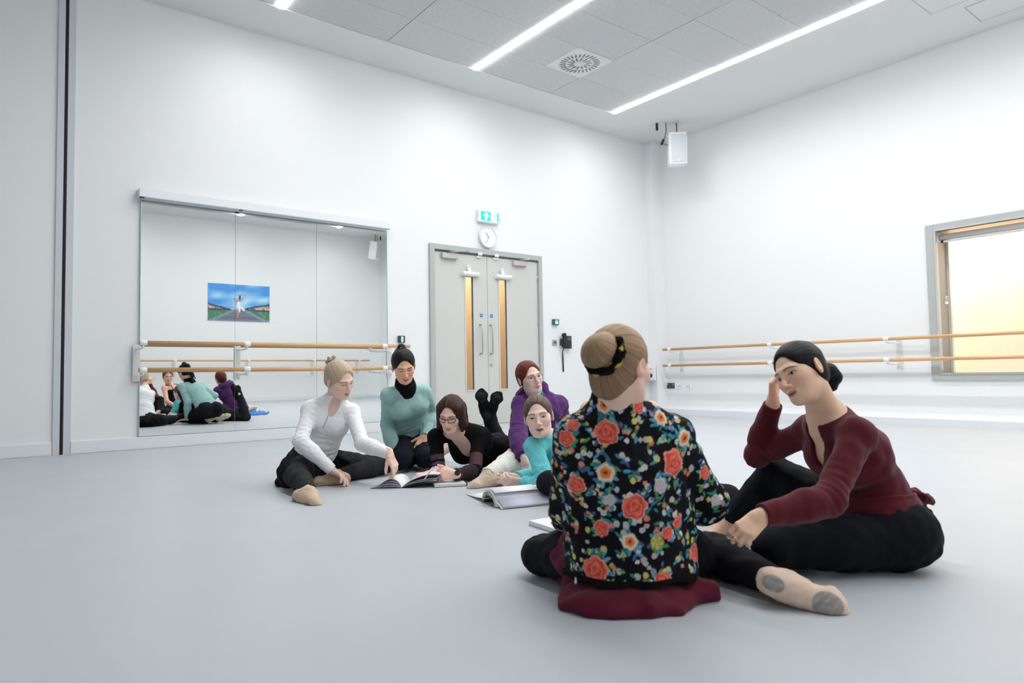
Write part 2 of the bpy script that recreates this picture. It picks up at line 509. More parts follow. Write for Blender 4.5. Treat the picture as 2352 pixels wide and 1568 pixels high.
# roller blind at the head of the window, rolled up
rb = empty('roller_blind', (X0+.06, 2.0, 2.20), 'white roller blind rolled up at the top of the window', 'blind')
MB().tube([(X0+.06, WY0+e+.02, 2.235), (X0+.06, WY1-e-.03, 2.235)], .036, 20).build('rolled_fabric', mat('blind_grey', (196, 196, 198), .5), rb)
m = MB().box(X0+.02, WY1-e-.03, 2.19, X0+.10, WY1-e-.024, 2.29); m.build('end_bracket', white_m, rb)
MB().box(X0+.05, WY0+e+.03, 2.172, X0+.075, WY1-e-.05, 2.196, bev=.004).build('bottom_bar', mat('bar_silver', (205, 206, 208), .4), rb)
MB().box(X0+.045, WY1-e-.075, 2.170, X0+.08, WY1-e-.05, 2.198).build('end_cap', black_m, rb)
# small white hook on the reveal
hk = empty('reveal_hook', (X0+.2, WY1-e-.02, 1.46), 'small white latch on the window reveal', 'latch')
MB().box(X0+.17, WY1-e-.03, 1.44, X0+.25, WY1-e-.011, 1.475, bev=.006).build('base', white_m, hk)
MB().tube([(X0+.18, WY1-e-.03, 1.478), (X0+.18, WY1-e-.03, 1.535), (X0+.24, WY1-e-.03, 1.535), (X0+.24, WY1-e-.03, 1.478)], .006, 8).build('loop', white_m, hk)
b = MB(); b.box(10.3, -2.0, 0, 10.4, 5.4, 3.4); struct(b.build('wall_corridor', corr_m), 'brightly lit plywood wall seen through the window')
b = MB(); b.box(9.45, -2.1, 0, 10.4, -2.0, 3.4); b.box(9.45, 5.4, 0, 10.4, 5.5, 3.4); b.box(9.45, -2.1, 3.3, 10.4, 5.5, 3.4); struct(b.build('wall_corridor_shell', wall_m))
cl = empty('corridor_light', (10.1, 1.7, 3.0), 'bright lamp at the top of the corridor beyond the window', 'light')
MB().box(10.05, -1.5, 3.22, 10.15, 5.0, 3.25).build('diffuser', mat('corridor_led', (255, 252, 245), .5, emit=((255, 250, 240), CORRIDOR_W/4)), cl)

# ------------------------------------------------------------------ wall mirror
mr = empty('wall_mirror', (2.585, 7.58, .125), 'wide three panel studio mirror with a white header box', 'mirror')
tl = math.radians(0.24)
for x0, x1 in ((1.228, 2.1312), (2.1338, 3.0372), (3.0398, 3.942)):
    M_ = Matrix.Translation((0, 7.588, .125)) @ Matrix.Rotation(tl, 4, 'X')
    MB().box(x0, -.003, 0, x1, .003, 2.385, M=M_).build('mirror_panel', mirror_m, mr)
MB().box(1.224, 7.592, .12, 3.946, YB+.003, 2.50).build('backing', mat('mirror_backing', (206, 212, 212), .5), mr)
edge = MB()
for x in (1.226, 3.944):
    edge.box(x-.0025, 7.572, .12, x+.0025, YB, 2.48)
edge.parts('edge_strip', mat('mirror_edge', (204, 212, 214), .3), mr)
hb = MB().box(1.196, 7.49, 2.488, 3.95, YB+.003, 2.578, bev=.004).build('header_box', trimw_m, mr)
MB().box(1.20, 7.495, 2.479, 3.945, 7.515, 2.488).build('header_lip', mat('lip_grey', (170, 174, 176), .5), hb)
m = MB(); m.box(1.2, 7.488, 2.477, 1.24, 7.52, 2.487); m.box(2.15, 7.488, 2.477, 2.185, 7.52, 2.487); m.parts('catch', black_m, hb)
# ------------------------------------------------------------------ barres
def barre(name, label, rails, collars, plates, wall, axis, m_rail, lower=True):
    # axis 0: runs along x on the wall y=wall ; axis 1: runs along y on the wall x=wall ; sgn = direction from wall into room
    off = .2
    def P(s_, d_, z):
        return (s_, wall[0]+wall[1]*d_, z) if axis == 0 else (wall[0]+wall[1]*d_, s_, z)
    r = empty(name, P((rails[0]+rails[1])/2, off, .7), label, 'barre', 'ballet barres')
    zz = (1.037, .775)
    for z in zz:
        MB().tube([P(rails[0], off, z), P(rails[1], off, z)], .0215, 20).build('rail', m_rail, r)
        for c_ in collars:
            MB().tube([P(c_-.032, off, z), P(c_-.028, off, z), P(c_+.028, off, z), P(c_+.032, off, z)], [.0225, .027, .027, .0225], 16).build('collar', white_m, r)
    for p_, c_ in zip(plates, collars):
        b_ = MB()
        a0, a1 = P(p_-.032, -.002, .665), P(p_+.032, .014, 1.03)
        b_.box(*a0, *a1, bev=.003)
        pl = b_.build('wall_plate', mat('bracket_white', (216, 219, 218), .4), r)
        for z in zz:
            MB().tube([P(p_, .012, z-.05), P(p_, .05, z-.055), P((p_+c_)/2, .15, z-.055), P(c_, off, z-.045), P(c_, off, z-.015)], .009, 8).build('bracket_arm', white_m, pl)
        m_ = MB()
        for z in (.69, .72, .99):
            q = P(p_+.012, .012, z)
            m_.tube([q, P(p_+.012, .018, z)], .006, 8)
        m_.parts('screw', steel_m, pl)
    return r
barre('ballet_barre', 'double beech ballet barre in front of the mirror', (1.185, 4.14), (1.225, 2.20, 3.80), (1.195, 2.155, 3.96), (7.58, -1), 0, beechx_m)
barre('ballet_barre', 'long double beech ballet barre on the window wall', (-1.6, 7.345), (7.21, 5.415, 3.83, 2.25, .65, -.95), (7.12, 5.33, 3.76, 2.18, .58, -1.02), (XR, -1), 1, beechy_m)
barre('ballet_barre', 'double ballet barre on the far wall seen only in the mirror', (-.5, 8.6), (.2, 1.9, 3.6, 5.3, 7.0, 8.3), (.2, 1.9, 3.6, 5.3, 7.0, 8.3), (YF, 1), 0, beechx_m)
# ------------------------------------------------------------------ wall and ceiling fixtures
ex = empty('exit_sign', (5.49, 7.57, 2.77), 'white lit exit sign box with green running arrow panel above the clock', 'sign')
MB().box(5.318, 7.535, 2.765, 5.662, YB, 2.93, bev=.006).build('case', white_m, ex)
green_l = mat('sign_green', (0, 205, 178), .5, emit=((0, 205, 178), .55))
wl = mat('sign_white', (250, 252, 252), .5, emit=((250, 252, 252), .5))
pn = MB().box(5.338, 7.530, 2.783, 5.652, 7.536, 2.918).build('sign_panel', wl, ex)
g = MB(); g.box(5.342, 7.527, 2.786, 5.512, 7.5305, 2.915); g.box(5.618, 7.527, 2.786, 5.648, 7.5305, 2.915); g.parts('green_print', green_l, pn)
def flat(mb, pts, y, th=.002):
    mb.poly([(x, y, z) for x, z in pts], (0, -th, 0)); return mb
a = MB(); cx = 5.432
flat(a, [(cx-.052, 2.846), (cx+.052, 2.846), (cx+.03, 2.878), (cx, 2.905), (cx-.03, 2.878)], 7.5265)
flat(a, [(cx-.017, 2.80), (cx+.017, 2.80), (cx+.017, 2.848), (cx-.017, 2.848)], 7.5265)
a.build('arrow', wl, pn)
a = MB(); flat(a, [(5.548, 2.80), (5.585, 2.80), (5.585, 2.90), (5.548, 2.90)], 7.5285, .0015); a.build('door_symbol', mat('sign_pale', (222, 240, 238), .5), pn)

ck = empty('wall_clock', (5.485, 7.57, 2.43), 'round white wall clock above the double door', 'clock')
m = MB(); disc(m, (5.485, YB, 2.565), (0, -1, 0), .140, .045, 48); m.build('case', white_m, ck)
m = MB()
pts = [Vector((5.485+.138*math.cos(k*2*PI/40), 7.552, 2.565+.138*math.sin(k*2*PI/40))) for k in range(41)]
m.tube(pts, .008, 8, caps=False); m.build('rim', mat('clock_rim', (226, 228, 230), .35), ck)
m = MB(); disc(m, (5.485, 7.5555, 2.565), (0, -1, 0), .131, .002, 40); fc = m.build('dial', mat('clock_dial', (246, 247, 248), .5), ck)
m = MB()
for k in range(12):
    an = k*PI/6
    c_, s_ = math.cos(an), math.sin(an)
    M_ = Matrix.Translation((5.485, 7.553, 2.565)) @ Matrix.Rotation(an, 4, 'Y')
    m.box(-.003, -.001, .100, .003, .001, .118, M=M_)
m.parts('hour_mark', mat('clock_mark', (190, 192, 196), .5), fc)
for nm, an, ln, wd in (('hour_hand', -32, .075, .005), ('minute_hand', 205, .1, .0035)):
    M_ = Matrix.Translation((5.485, 7.551, 2.565)) @ Matrix.Rotation(math.radians(an), 4, 'Y')
    MB().box(-wd, -.001, -.012, wd, .001, ln, M=M_).build(nm, mat('clock_hand', (150, 154, 162), .5), fc)

gd = mat('green_plastic', (0, 108, 96), .4)
k = empty('break_glass_box', (6.708, 7.585, 1.395), 'small green emergency door release box right of the double door', 'switch')
MB().box(6.655, 7.555, 1.395, 6.765, YB, 1.478, bev=.005).build('case', gd, k)
MB().box(6.682, 7.552, 1.408, 6.742, 7.556, 1.448).build('window', white_m, k)
MB().box(6.692, 7.552, 1.456, 6.732, 7.556, 1.466).build('print', white_m, k)
k = empty('key_switch', (6.70, 7.59, 1.09), 'small steel key switch plate left of the wall phone', 'switch')
MB().box(6.655, 7.585, 1.09, 6.74, YB, 1.175, bev=.003).build('plate', mat('switch_grey', (172, 172, 176), .4), k)
m = MB(); disc(m, (6.697, 7.585, 1.135), (0, -1, 0), .02, .008, 16); m.build('button', gd, k)
k = empty('break_glass_box', (4.137, 7.585, 1.09), 'small dark green and white call point above the end of the mirror barre', 'switch')
MB().box(4.095, 7.56, 1.09, 4.18, YB, 1.178, bev=.004).build('case', mat('dark_green', (8, 82, 78), .4), k)
MB().box(4.123, 7.557, 1.10, 4.152, 7.561, 1.168).build('window', white_m, k)
# wall phone
k = empty('wall_phone', (6.89, 7.56, 1.04), 'black wall telephone with its handset and hanging cord right of the door', 'phone')
MB().box(6.86, 7.535, 1.045, 6.995, YB, 1.235, bev=.008).build('base', mat('phone_black', (38, 42, 44), .4), k)
MB().box(6.905, 7.531, 1.165, 6.97, 7.536, 1.215, bev=.002).build('screen', mat('phone_screen', (88, 90, 104), .2), k)
m = MB()
for i in range(3):
    for j in range(4):
        m.box(6.905+i*.024, 7.531, 1.065+j*.022, 6.92+i*.024, 7.536, 1.08+j*.022)
m.parts('key', mat('phone_key', (58, 62, 64), .5), k)
hs = MB(); hs.tube([(6.83, 7.53, 1.265), (6.83, 7.53, 1.06)], .015, 12)
hs.tube([(6.83, 7.55, 1.245), (6.83, 7.505, 1.245)], .03, 14); hs.tube([(6.83, 7.55, 1.085), (6.83, 7.505, 1.085)], .03, 14)
hs.box(6.79, 7.53, 1.09, 6.84, 7.58, 1.19, bev=.006)
hs.build('handset', black_m, k)
MB().tube([(6.835, 7.54, 1.06), (6.825, 7.56, 1.0), (6.85, 7.585, .93), (6.86, 7.59, .70)], [.006, .007, .011, .011], 8).build('cord', mat('cord_green_black', (10, 60, 54), .5), k)

# socket box in the corner, with a plugged-in lead
k = empty('socket_box', (8.6, 7.52, .53), 'white surface socket box in the corner with a black plug', 'socket')
MB().box(8.10, 7.44, .535, 8.78, YB, .785, bev=.008).build('case', white_m, k)
for z in (.60, .70):
    p_ = MB().box(8.40, 7.432, z-.045, 8.72, 7.441, z+.045, bev=.003).build('socket_plate', mat('socket_white', (228, 231, 233), .35), k)
    m = MB()
    for x in (8.45, 8.60):
        m.box(x, 7.430, z+.012, x+.012, 7.4325, z+.03); m.box(x+.03, 7.430, z+.012, x+.042, 7.4325, z+.03)
    m.parts('socket_hole', mat('hole_green_black', (20, 60, 56), .5), p_)
MB().box(8.55, 7.385, .585, 8.63, 7.432, .645, bev=.012).build('plug', black_m, k)
MB().tube([(8.56, 7.39, .61), (8.45, 7.38, .605), (8.3, 7.40, .60), (8.2, 7.43, .56), (8.18, 7.43, .3), (8.2, 7.5, .13)], .008, 8).build('lead', black_m, k)
k = empty('socket_outlet', (XR-.01, 7.37, .395), 'dark socket plate low on the right wall near the corner', 'socket')
MB().box(XR-.012, 7.285, .395, XR+.003, 7.445, .487, bev=.003).build('plate', mat('dark_plate', (52, 64, 68), .4), k)
m = MB()
for y_ in (7.30, 7.42):
    m.box(XR-.014, y_, .455, XR-.011, y_+.012, .475)
m.parts('connector', white_m, k)
for y_, lb in ((7.185, 'faint white socket plate just right of the dark socket plate'), (7.0, 'faint white socket plate furthest right on the low right wall')):
    k = empty('socket_outlet', (XR-.01, y_, .39), lb, 'socket')
    MB().box(XR-.012, y_-.045, .39, XR+.003, y_+.045, .475, bev=.003).build('plate', trimw_m, k)
    m = MB(); m.box(XR-.014, y_-.025, .42, XR-.0115, y_-.012, .445); m.box(XR-.014, y_+.012, .42, XR-.0115, y_+.025, .445); m.parts('socket_hole', mat('soft_grey', (180, 182, 184), .5), k)

# ceiling speakers
def speaker(cx, cy, ztop, yaw, label, tilt):
    r = empty('loudspeaker', (cx, cy, ztop-.5), label, 'speaker', 'ceiling hung loudspeakers')
    M_ = Matrix.Translation((cx, cy, ztop-.5)) @ Matrix.Rotation(yaw, 4, 'Z') @ Matrix.Rotation(tilt, 4, 'X')
    c_ = MB().box(-.135, -.10, 0, .135, .12, .49, bev=.014, M=M_).build('cabinet', white_m, r)
    MB().box(-.115, -.108, .03, .115, -.098, .455, bev=.004, M=M_).build('grille', mat('grille_grey', (207, 214, 216), .6), c_)
    MB().box(-.012, -.111, .05, .012, -.107, .07, M=M_).build('badge', white_m, c_)
    rot = M_.to_3x3()
    q = lambda x, y, z: M_ @ Vector((x, y, z))
    br = MB()
    br.tube([q(0, .04, .49), q(0, .04, .53), (q(0, .04, .53).x, q(0, .04, .53).y, ZC-.01)], .012, 10)
    br.tube([q(-.0, .0, .5), q(0, .04, .56)], .008, 8)
    br.parts('bracket', mat('bracket_grey', (128, 128, 126), .4, metal=.5), r)
    p = q(0, .04, .53)
    m_ = MB(); disc(m_, (p.x, p.y, ZC), (0, 0, -1), .05, .012, 20); m_.build('ceiling_plate', mat('bracket_white', None), r)
    s2 = MB()
    a_ = q(-.16, .05, .45)
    s2.tube([(a_.x, a_.y, ZC), (a_.x, a_.y, ZC-.14), q(-.2, .05, .40), q(-.22, .05, .36), q(-.14, .05, .33)], .009, 8)
    s2.build('side_arm', mat('bracket_grey', None), r)
    s3 = MB(); s3.tube([q(-.2, .05, .42), q(-.235, .05, .34)], .02, 10); s3.build('clamp', black_m, r)
    s4 = MB(); b_ = q(-.30, .05, .62); s4.tube([(b_.x, b_.y, ZC), (b_.x, b_.y, ZC-.11)], .02, 12); s4.build('cable_end', black_m, r)
    return r
speaker(8.44, 6.62, 4.355, YAW*-1+math.radians(-4), 'white loudspeaker hung from the ceiling near the right corner', math.radians(4))
speaker(8.55, -2.05, 4.33, math.radians(145), 'white loudspeaker in the far corner, seen only in the mirror', math.radians(8))

# ------------------------------------------------------------------ poster on the wall behind the camera (seen in the mirror)
def poster():
    NX, NZ = 190, 112
    x0, x1, z0, z1 = 4.36, 5.87, 2.03, 2.96
    me = bpy.data.meshes.new('poster_sheet')
    yy = YF+.012
    U, V_ = np.meshgrid(np.linspace(0, 1, NX), np.linspace(0, 1, NZ))
    # the reader faces the wall from inside: her left is +x ; s runs left to right as read on the wall
    xs_ = x1-U*(x1-x0)
    P = np.stack([xs_, np.full_like(U, yy), z0+V_*(z1-z0)], -1).reshape(-1, 3)
    i = np.arange(NX-1); j = np.arange(NZ-1)
    I, J = np.meshgrid(i, j)
    q = np.stack([J*NX+I, J*NX+I+1, (J+1)*NX+I+1, (J+1)*NX+I], -1).reshape(-1, 4)
    me.from_pydata(P.tolist(), [], q.tolist())
    u = 1-U; v = V_      # u as it looks in the mirror
    rs = np.random.RandomState(3)
    def nz(fx, fy, seed):
        r_ = np.random.RandomState(seed); o_ = np.zeros_like(u)
        for _ in range(14):
            a_, b_, ph = r_.randn()*fx, r_.randn()*fy, r_.rand()*6.28
            o_ += np.sin(a_*u+b_*v+ph)
        return o_/5.3
    sky = np.array([70, 150, 225.])[None, None]+np.zeros(u.shape+(3,))
    cl_ = np.clip(.5+.5*nz(9, 16, 1)+.9*np.exp(-((u-.55)/.3)**2-((v-.55)/.3)**2)-.35, 0, 1)[..., None]
    img = sky*(1-cl_)+np.array([178, 218, 242.])*cl_
    dk = np.clip(nz(10, 22, 7)-.2, 0, 1)[..., None]*(u < .6)[..., None]*.6
    img = img*(1-dk)+np.array([100, 140, 200.])*dk
    hl = .47-.16*np.clip(u/.42, 0, 1); hr = .35+.16*np.clip((u-.55)/.45, 0, 1)
    hz = np.where(u < .5, hl, hr)+.012*nz(60, 1, 5)
    land = v < hz
    img[land] = (58, 70, 104)
    vp = .335
    bl = land & (v < hz-.05) & (v > vp-.05*np.abs(u-.5))
    img[bl] = (205, 180, 158)
    img[bl & (nz(70, 25, 9) > .15)] = (120, 112, 128)
    img[land & (v < .33)] = (62, 72, 92)
    gl_ = land & (v < .30-.04*np.abs(u-.5))
    img[gl_] = (74, 128, 100)
    img[gl_ & (nz(40, 40, 11) > .3)] = (104, 150, 128)
    wl_ = .5-.03-(vp+.01-v)*1.25; wr_ = .5+.03+(vp+.01-v)*1.25
    rd = (v < .34) & (u > wl_) & (u < wr_)
    img[rd] = (108, 112, 128)
    st = rd & (np.sin(1/(.38-np.clip(v, 0, .37))*3.0) > .3)
    img[st] = (126, 130, 148)
    for w_ in (wl_, wr_):
        kb = (v < .33) & (np.abs(u-w_) < .035+.02*(.33-v))
        img[kb] = (150, 178, 186)
        img[(v < .33) & (np.abs(u-w_) < .01)] = (46, 76, 96)
    def cap2(a_, b_, ra, rb):
        ax, ay = a_; bx, by = b_
        asp = 1.62
        dx, dy = (bx-ax)*asp, by-ay
        t_ = np.clip((((u-ax)*asp)*dx+(v-ay)*dy)/(dx*dx+dy*dy), 0, 1)
        return np.hypot((u-ax)*asp-t_*dx, v-ay-t_*dy) < ra+(rb-ra)*t_
    sk = (196, 138, 122)
    img[cap2((.475, .30), (.470, .10), .022, .012)] = (226, 140, 112)
    img[cap2((.505, .32), (.500, .25), .02, .014)] = (232, 236, 236)
    img[cap2((.485, .50), (.495, .36), .036, .045)] = (236, 240, 238)
    img[cap2((.54, .38), (.57, .32), .03, .03)] = (230, 232, 240)
    img[cap2((.455, .55), (.53, .57), .02, .02)] = sk
    img[cap2((.53, .57), (.59, .68), .018, .009)] = sk
    img[cap2((.59, .68), (.612, .76), .009, .006)] = sk
    img[cap2((.45, .55), (.443, .46), .015, .01)] = sk
    img[cap2((.503, .61), (.506, .69), .026, .022)] = (10, 84, 104)
    img[cap2((.425, .63), (.422, .57), .014, .006)] = (120, 140, 138)
    cols = np.concatenate([lin(np.clip(img, 0, 255)), np.ones(u.shape+(1,))], -1).reshape(-1, 4).astype(np.float32)
    at = me.attributes.new('Col', 'FLOAT_COLOR', 'POINT')
    at.data.foreach_set('color', cols.ravel())
    me.materials.append(mat('poster_print', None, .5, attr='Col'))
    root = empty('poster', (5.115, YF+.01, 2.03), 'blue sky poster of a dancer on a road, seen in the mirror', 'poster')
    o = bpy.data.objects.new('print', me); COL.objects.link(o); o.parent = root
    o.location = -wloc(root)
    MB().box(x0-.004, YF+.003, z0-.004, x1+.004, YF+.011, z1+.004).build('board', white_m, root)
poster()
# ------------------------------------------------------------------ implicit-surface figure builder
A = lambda *v: np.array(v, float)
def unit(v): return v/np.linalg.norm(v)
CR = A(math.cos(YAW), -math.sin(YAW), 0); CF = A(math.sin(YAW), math.cos(YAW), 0); ZU = A(0, 0, 1)
def V(r, u, b):                       # a direction: along the room's diagonal axes (right, up, towards the near side)
    return unit(r*CR+u*ZU-b*CF)

class Prim:
    __slots__ = ('fn', 'lo', 'hi')
    def __init__(s, fn, lo, hi): s.fn, s.lo, s.hi = fn, lo, hi
def cap(a, b, ra, rb=None):
    a = np.asarray(a, float); b = np.asarray(b, float); rb = ra if rb is None else rb
    d = b-a; L2 = max(float(d@d), 1e-12); m = max(ra, rb)
    def fn(X, Y, Z):
        x, y, z = X-a[0], Y-a[1], Z-a[2]
        t = np.clip((x*d[0]+y*d[1]+z*d[2])/L2, 0, 1)
        return np.sqrt((x-t*d[0])**2+(y-t*d[1])**2+(z-t*d[2])**2)-(ra+(rb-ra)*t)
    return Prim(fn, np.minimum(a, b)-m, np.maximum(a, b)+m)
def sph(c, r): return cap(c, np.asarray(c)+A(0, 0, 1e-5), r)
def ell(c, R, r):                     # R: rows are the axes
    c = np.asarray(c, float); r = np.asarray(r, float); m = r.max()
    def fn(X, Y, Z):
        x, y, z = X-c[0], Y-c[1], Z-c[2]
        k0 = 0; k1 = 0
        for i in range(3):
            l = x*R[i][0]+y*R[i][1]+z*R[i][2]
            k0 = k0+(l/r[i])**2; k1 = k1+(l/r[i]**2)**2
        k0 = np.sqrt(k0); k1 = np.sqrt(k1)
        return k0*(k0-1)/np.maximum(k1, 1e-9)
    return Prim(fn, c-m, c+m)
def ecap(a, b, u, wa, ka, wb, kb):    # elliptical capsule: half width w along u, half depth k across
    a = np.asarray(a, float); b = np.asarray(b, float); d = b-a; L2 = float(d@d)
    ax = d/math.sqrt(L2); u = unit(u-ax*(u@ax)); m = max(wa, wb, ka, kb)
    def fn(X, Y, Z):
        x, y, z = X-a[0], Y-a[1], Z-a[2]
        t = np.clip((x*d[0]+y*d[1]+z*d[2])/L2, 0, 1)
        x = x-t*d[0]; y = y-t*d[1]; z = z-t*d[2]
        du = x*u[0]+y*u[1]+z*u[2]
        rr = np.maximum(x*x+y*y+z*z-du*du, 0)
        w = wa+(wb-wa)*t; k = ka+(kb-ka)*t
        return (np.sqrt((du/w)**2+rr/(k*k))-1)*np.minimum(w, k)
    return Prim(fn, np.minimum(a, b)-m, np.maximum(a, b)+m)
def plane(p, n):
    p = np.asarray(p, float); n = unit(np.asarray(n, float))
    return lambda X, Y, Z: (X-p[0])*n[0]+(Y-p[1])*n[1]+(Z-p[2])*n[2]

class Vol:
    def __init__(s, lo, hi, res):
        s.lo = np.asarray(lo, float); s.res = res
        s.n = np.ceil((np.asarray(hi)-s.lo)/res).astype(int)+1
        s.ax = [(s.lo[i]+res*np.arange(s.n[i])).astype(np.float32) for i in range(3)]
    def blank(s): return np.full(tuple(s.n), 0.5, np.float32)
    def block(s, lo, hi):
        i0 = np.clip(np.floor((lo-s.lo)/s.res).astype(int)-1, 0, s.n); i1 = np.clip(np.ceil((hi-s.lo)/s.res).astype(int)+2, 0, s.n)
        if (i1 <= i0).any(): return None
        sl = tuple(slice(a, b) for a, b in zip(i0, i1))
        return sl, s.ax[0][sl[0]][:, None, None], s.ax[1][sl[1]][None, :, None], s.ax[2][sl[2]][None, None, :]
    def grid(s): return s.ax[0][:, None, None], s.ax[1][None, :, None], s.ax[2][None, None, :]
    def union(s, f, items):
        for p, k in items:
            pad = max(abs(k), .012)+2*s.res
            b = s.block(p.lo-pad, p.hi+pad)
            if b is None: continue
            sl, X, Y, Z = b
            d = p.fn(X, Y, Z)
            g = f[sl]
            if k > 0:
                h = np.maximum(k-np.abs(g-d), 0)/k
                f[sl] = np.minimum(g, d)-h*h*k*.25
            elif k == 0:
                f[sl] = np.minimum(g, d)
            else:                       # carve out
                k = -k; d = -d
                h = np.maximum(k-np.abs(g-d), 0)/k
                f[sl] = np.maximum(g, d)+h*h*k*.25
        return f
    def group(s, items): return s.union(s.blank(), items)
def smin(a, b, k):
    h = np.maximum(k-np.abs(a-b), 0)/k
    return np.minimum(a, b)-h*h*k*.25

def nets(f, lo, res):
    s = f < 0
    c = np.zeros(tuple(n-1 for n in f.shape), np.int8)
    for dx in (0, 1):
        for dy in (0, 1):
            for dz in (0, 1):
                c += s[dx:f.shape[0]-1+dx, dy:f.shape[1]-1+dy, dz:f.shape[2]-1+dz]
    m = (c > 0) & (c < 8)
    I = np.argwhere(m)
    if len(I) == 0: return np.zeros((0, 3)), np.zeros((0, 4), int)
    idx = np.full(m.shape, -1, np.int64); idx[m] = np.arange(len(I))
    acc = np.zeros((len(I), 3)); cnt = np.zeros(len(I))
    cs = [np.array(o) for o in ((0, 0, 0), (1, 0, 0), (0, 1, 0), (1, 1, 0), (0, 0, 1), (1, 0, 1), (0, 1, 1), (1, 1, 1))]
    vals = [f[I[:, 0]+o[0], I[:, 1]+o[1], I[:, 2]+o[2]].astype(float) for o in cs]
    for a in range(8):
        for b in range(a+1, 8):
            if np.abs(cs[a]-cs[b]).sum() != 1: continue
            va, vb = vals[a], vals[b]
            cr = (va < 0) != (vb < 0)
            t = np.where(cr, va/np.where(cr, va-vb, 1), 0)
            acc[cr] += cs[a]+t[cr, None]*(cs[b]-cs[a]); cnt[cr] += 1
    v = (acc/np.maximum(cnt, 1)[:, None]+I)*res+lo
    F = []
    for ax in range(3):
        o1, o2 = (ax+1) % 3, (ax+2) % 3
        sl0 = [slice(None)]*3; sl1 = [slice(None)]*3
        sl0[ax] = slice(0, -1); sl1[ax] = slice(1, None)
        a = s[tuple(sl0)]; b = s[tuple(sl1)]
        E = np.argwhere(a != b)
        ok = (E[:, o1] > 0) & (E[:, o2] > 0) & (E[:, o1] < f.shape[o1]-1) & (E[:, o2] < f.shape[o2]-1)
        E = E[ok]
        sg = a[E[:, 0], E[:, 1], E[:, 2]]
        q = []
        for d1, d2 in ((0, 0), (1, 0), (1, 1), (0, 1)):
            k = E.copy(); k[:, o1] -= d1; k[:, o2] -= d2
            q.append(idx[k[:, 0], k[:, 1], k[:, 2]])
        q = np.stack(q, 1)
        q[sg] = q[sg][:, ::-1]
        F.append(q[:, ::-1] if True else q)
    F = np.concatenate(F)
    F = F[(F >= 0).all(1)]
    return v, F[:, ::-1].copy()

def wrinkle(v, seed, amp, wl):
    """sum of sine folds over positions given as open grids or point columns"""
    r = np.random.RandomState(seed)
    X, Y, Z = v
    o = 0
    for i in range(7):
        k = r.randn(3); k = k/np.linalg.norm(k)*(2*PI/(wl*(.6+.9*r.rand())))
        o = o+np.sin(X*k[0]+Y*k[1]+Z*k[2]+r.rand()*6.28+1.2*np.sin((X*k[1]-Y*k[2]+Z*k[0])*.5))
    return (amp/2.6)*o

def mesh_obj(name, v, F, m, root, cols=None, kind=None):
    me = bpy.data.meshes.new(name)
    org = wloc(root)
    v = (v-np.array(org)).astype(np.float32)
    me.vertices.add(len(v)); me.vertices.foreach_set('co', v.ravel())
    me.loops.add(F.size); me.loops.foreach_set('vertex_index', F.ravel().astype(np.int32))
    me.polygons.add(len(F)); me.polygons.foreach_set('loop_start', (np.arange(len(F))*4).astype(np.int32))
    me.polygons.foreach_set('use_smooth', np.ones(len(F), bool))
    me.update(calc_edges=True)
    if cols is not None:
        c = np.concatenate([cols, np.ones((len(cols), 1))], 1).astype(np.float32)
        at = me.attributes.new('Col', 'FLOAT_COLOR', 'POINT')
        at.data.foreach_set('color', c.ravel())
    me.materials.append(m)
    me.validate()
    o = bpy.data.objects.new(name, me)
    COL.objects.link(o); o.parent = root
    if kind: o['kind'] = kind
    return o
def bounds(items, pad=.02):
    lo = np.min([p.lo for p, k in items if k >= 0], 0)-pad; hi = np.max([p.hi for p, k in items if k >= 0], 0)+pad
    return lo, hi
def smooth01(x, a, b):
    t = np.clip((x-a)/(b-a), 0, 1)
    return t*t*(3-2*t)
def blend(c, col, w):
    return c*(1-w[:, None])+np.asarray(col)[None]*w[:, None]

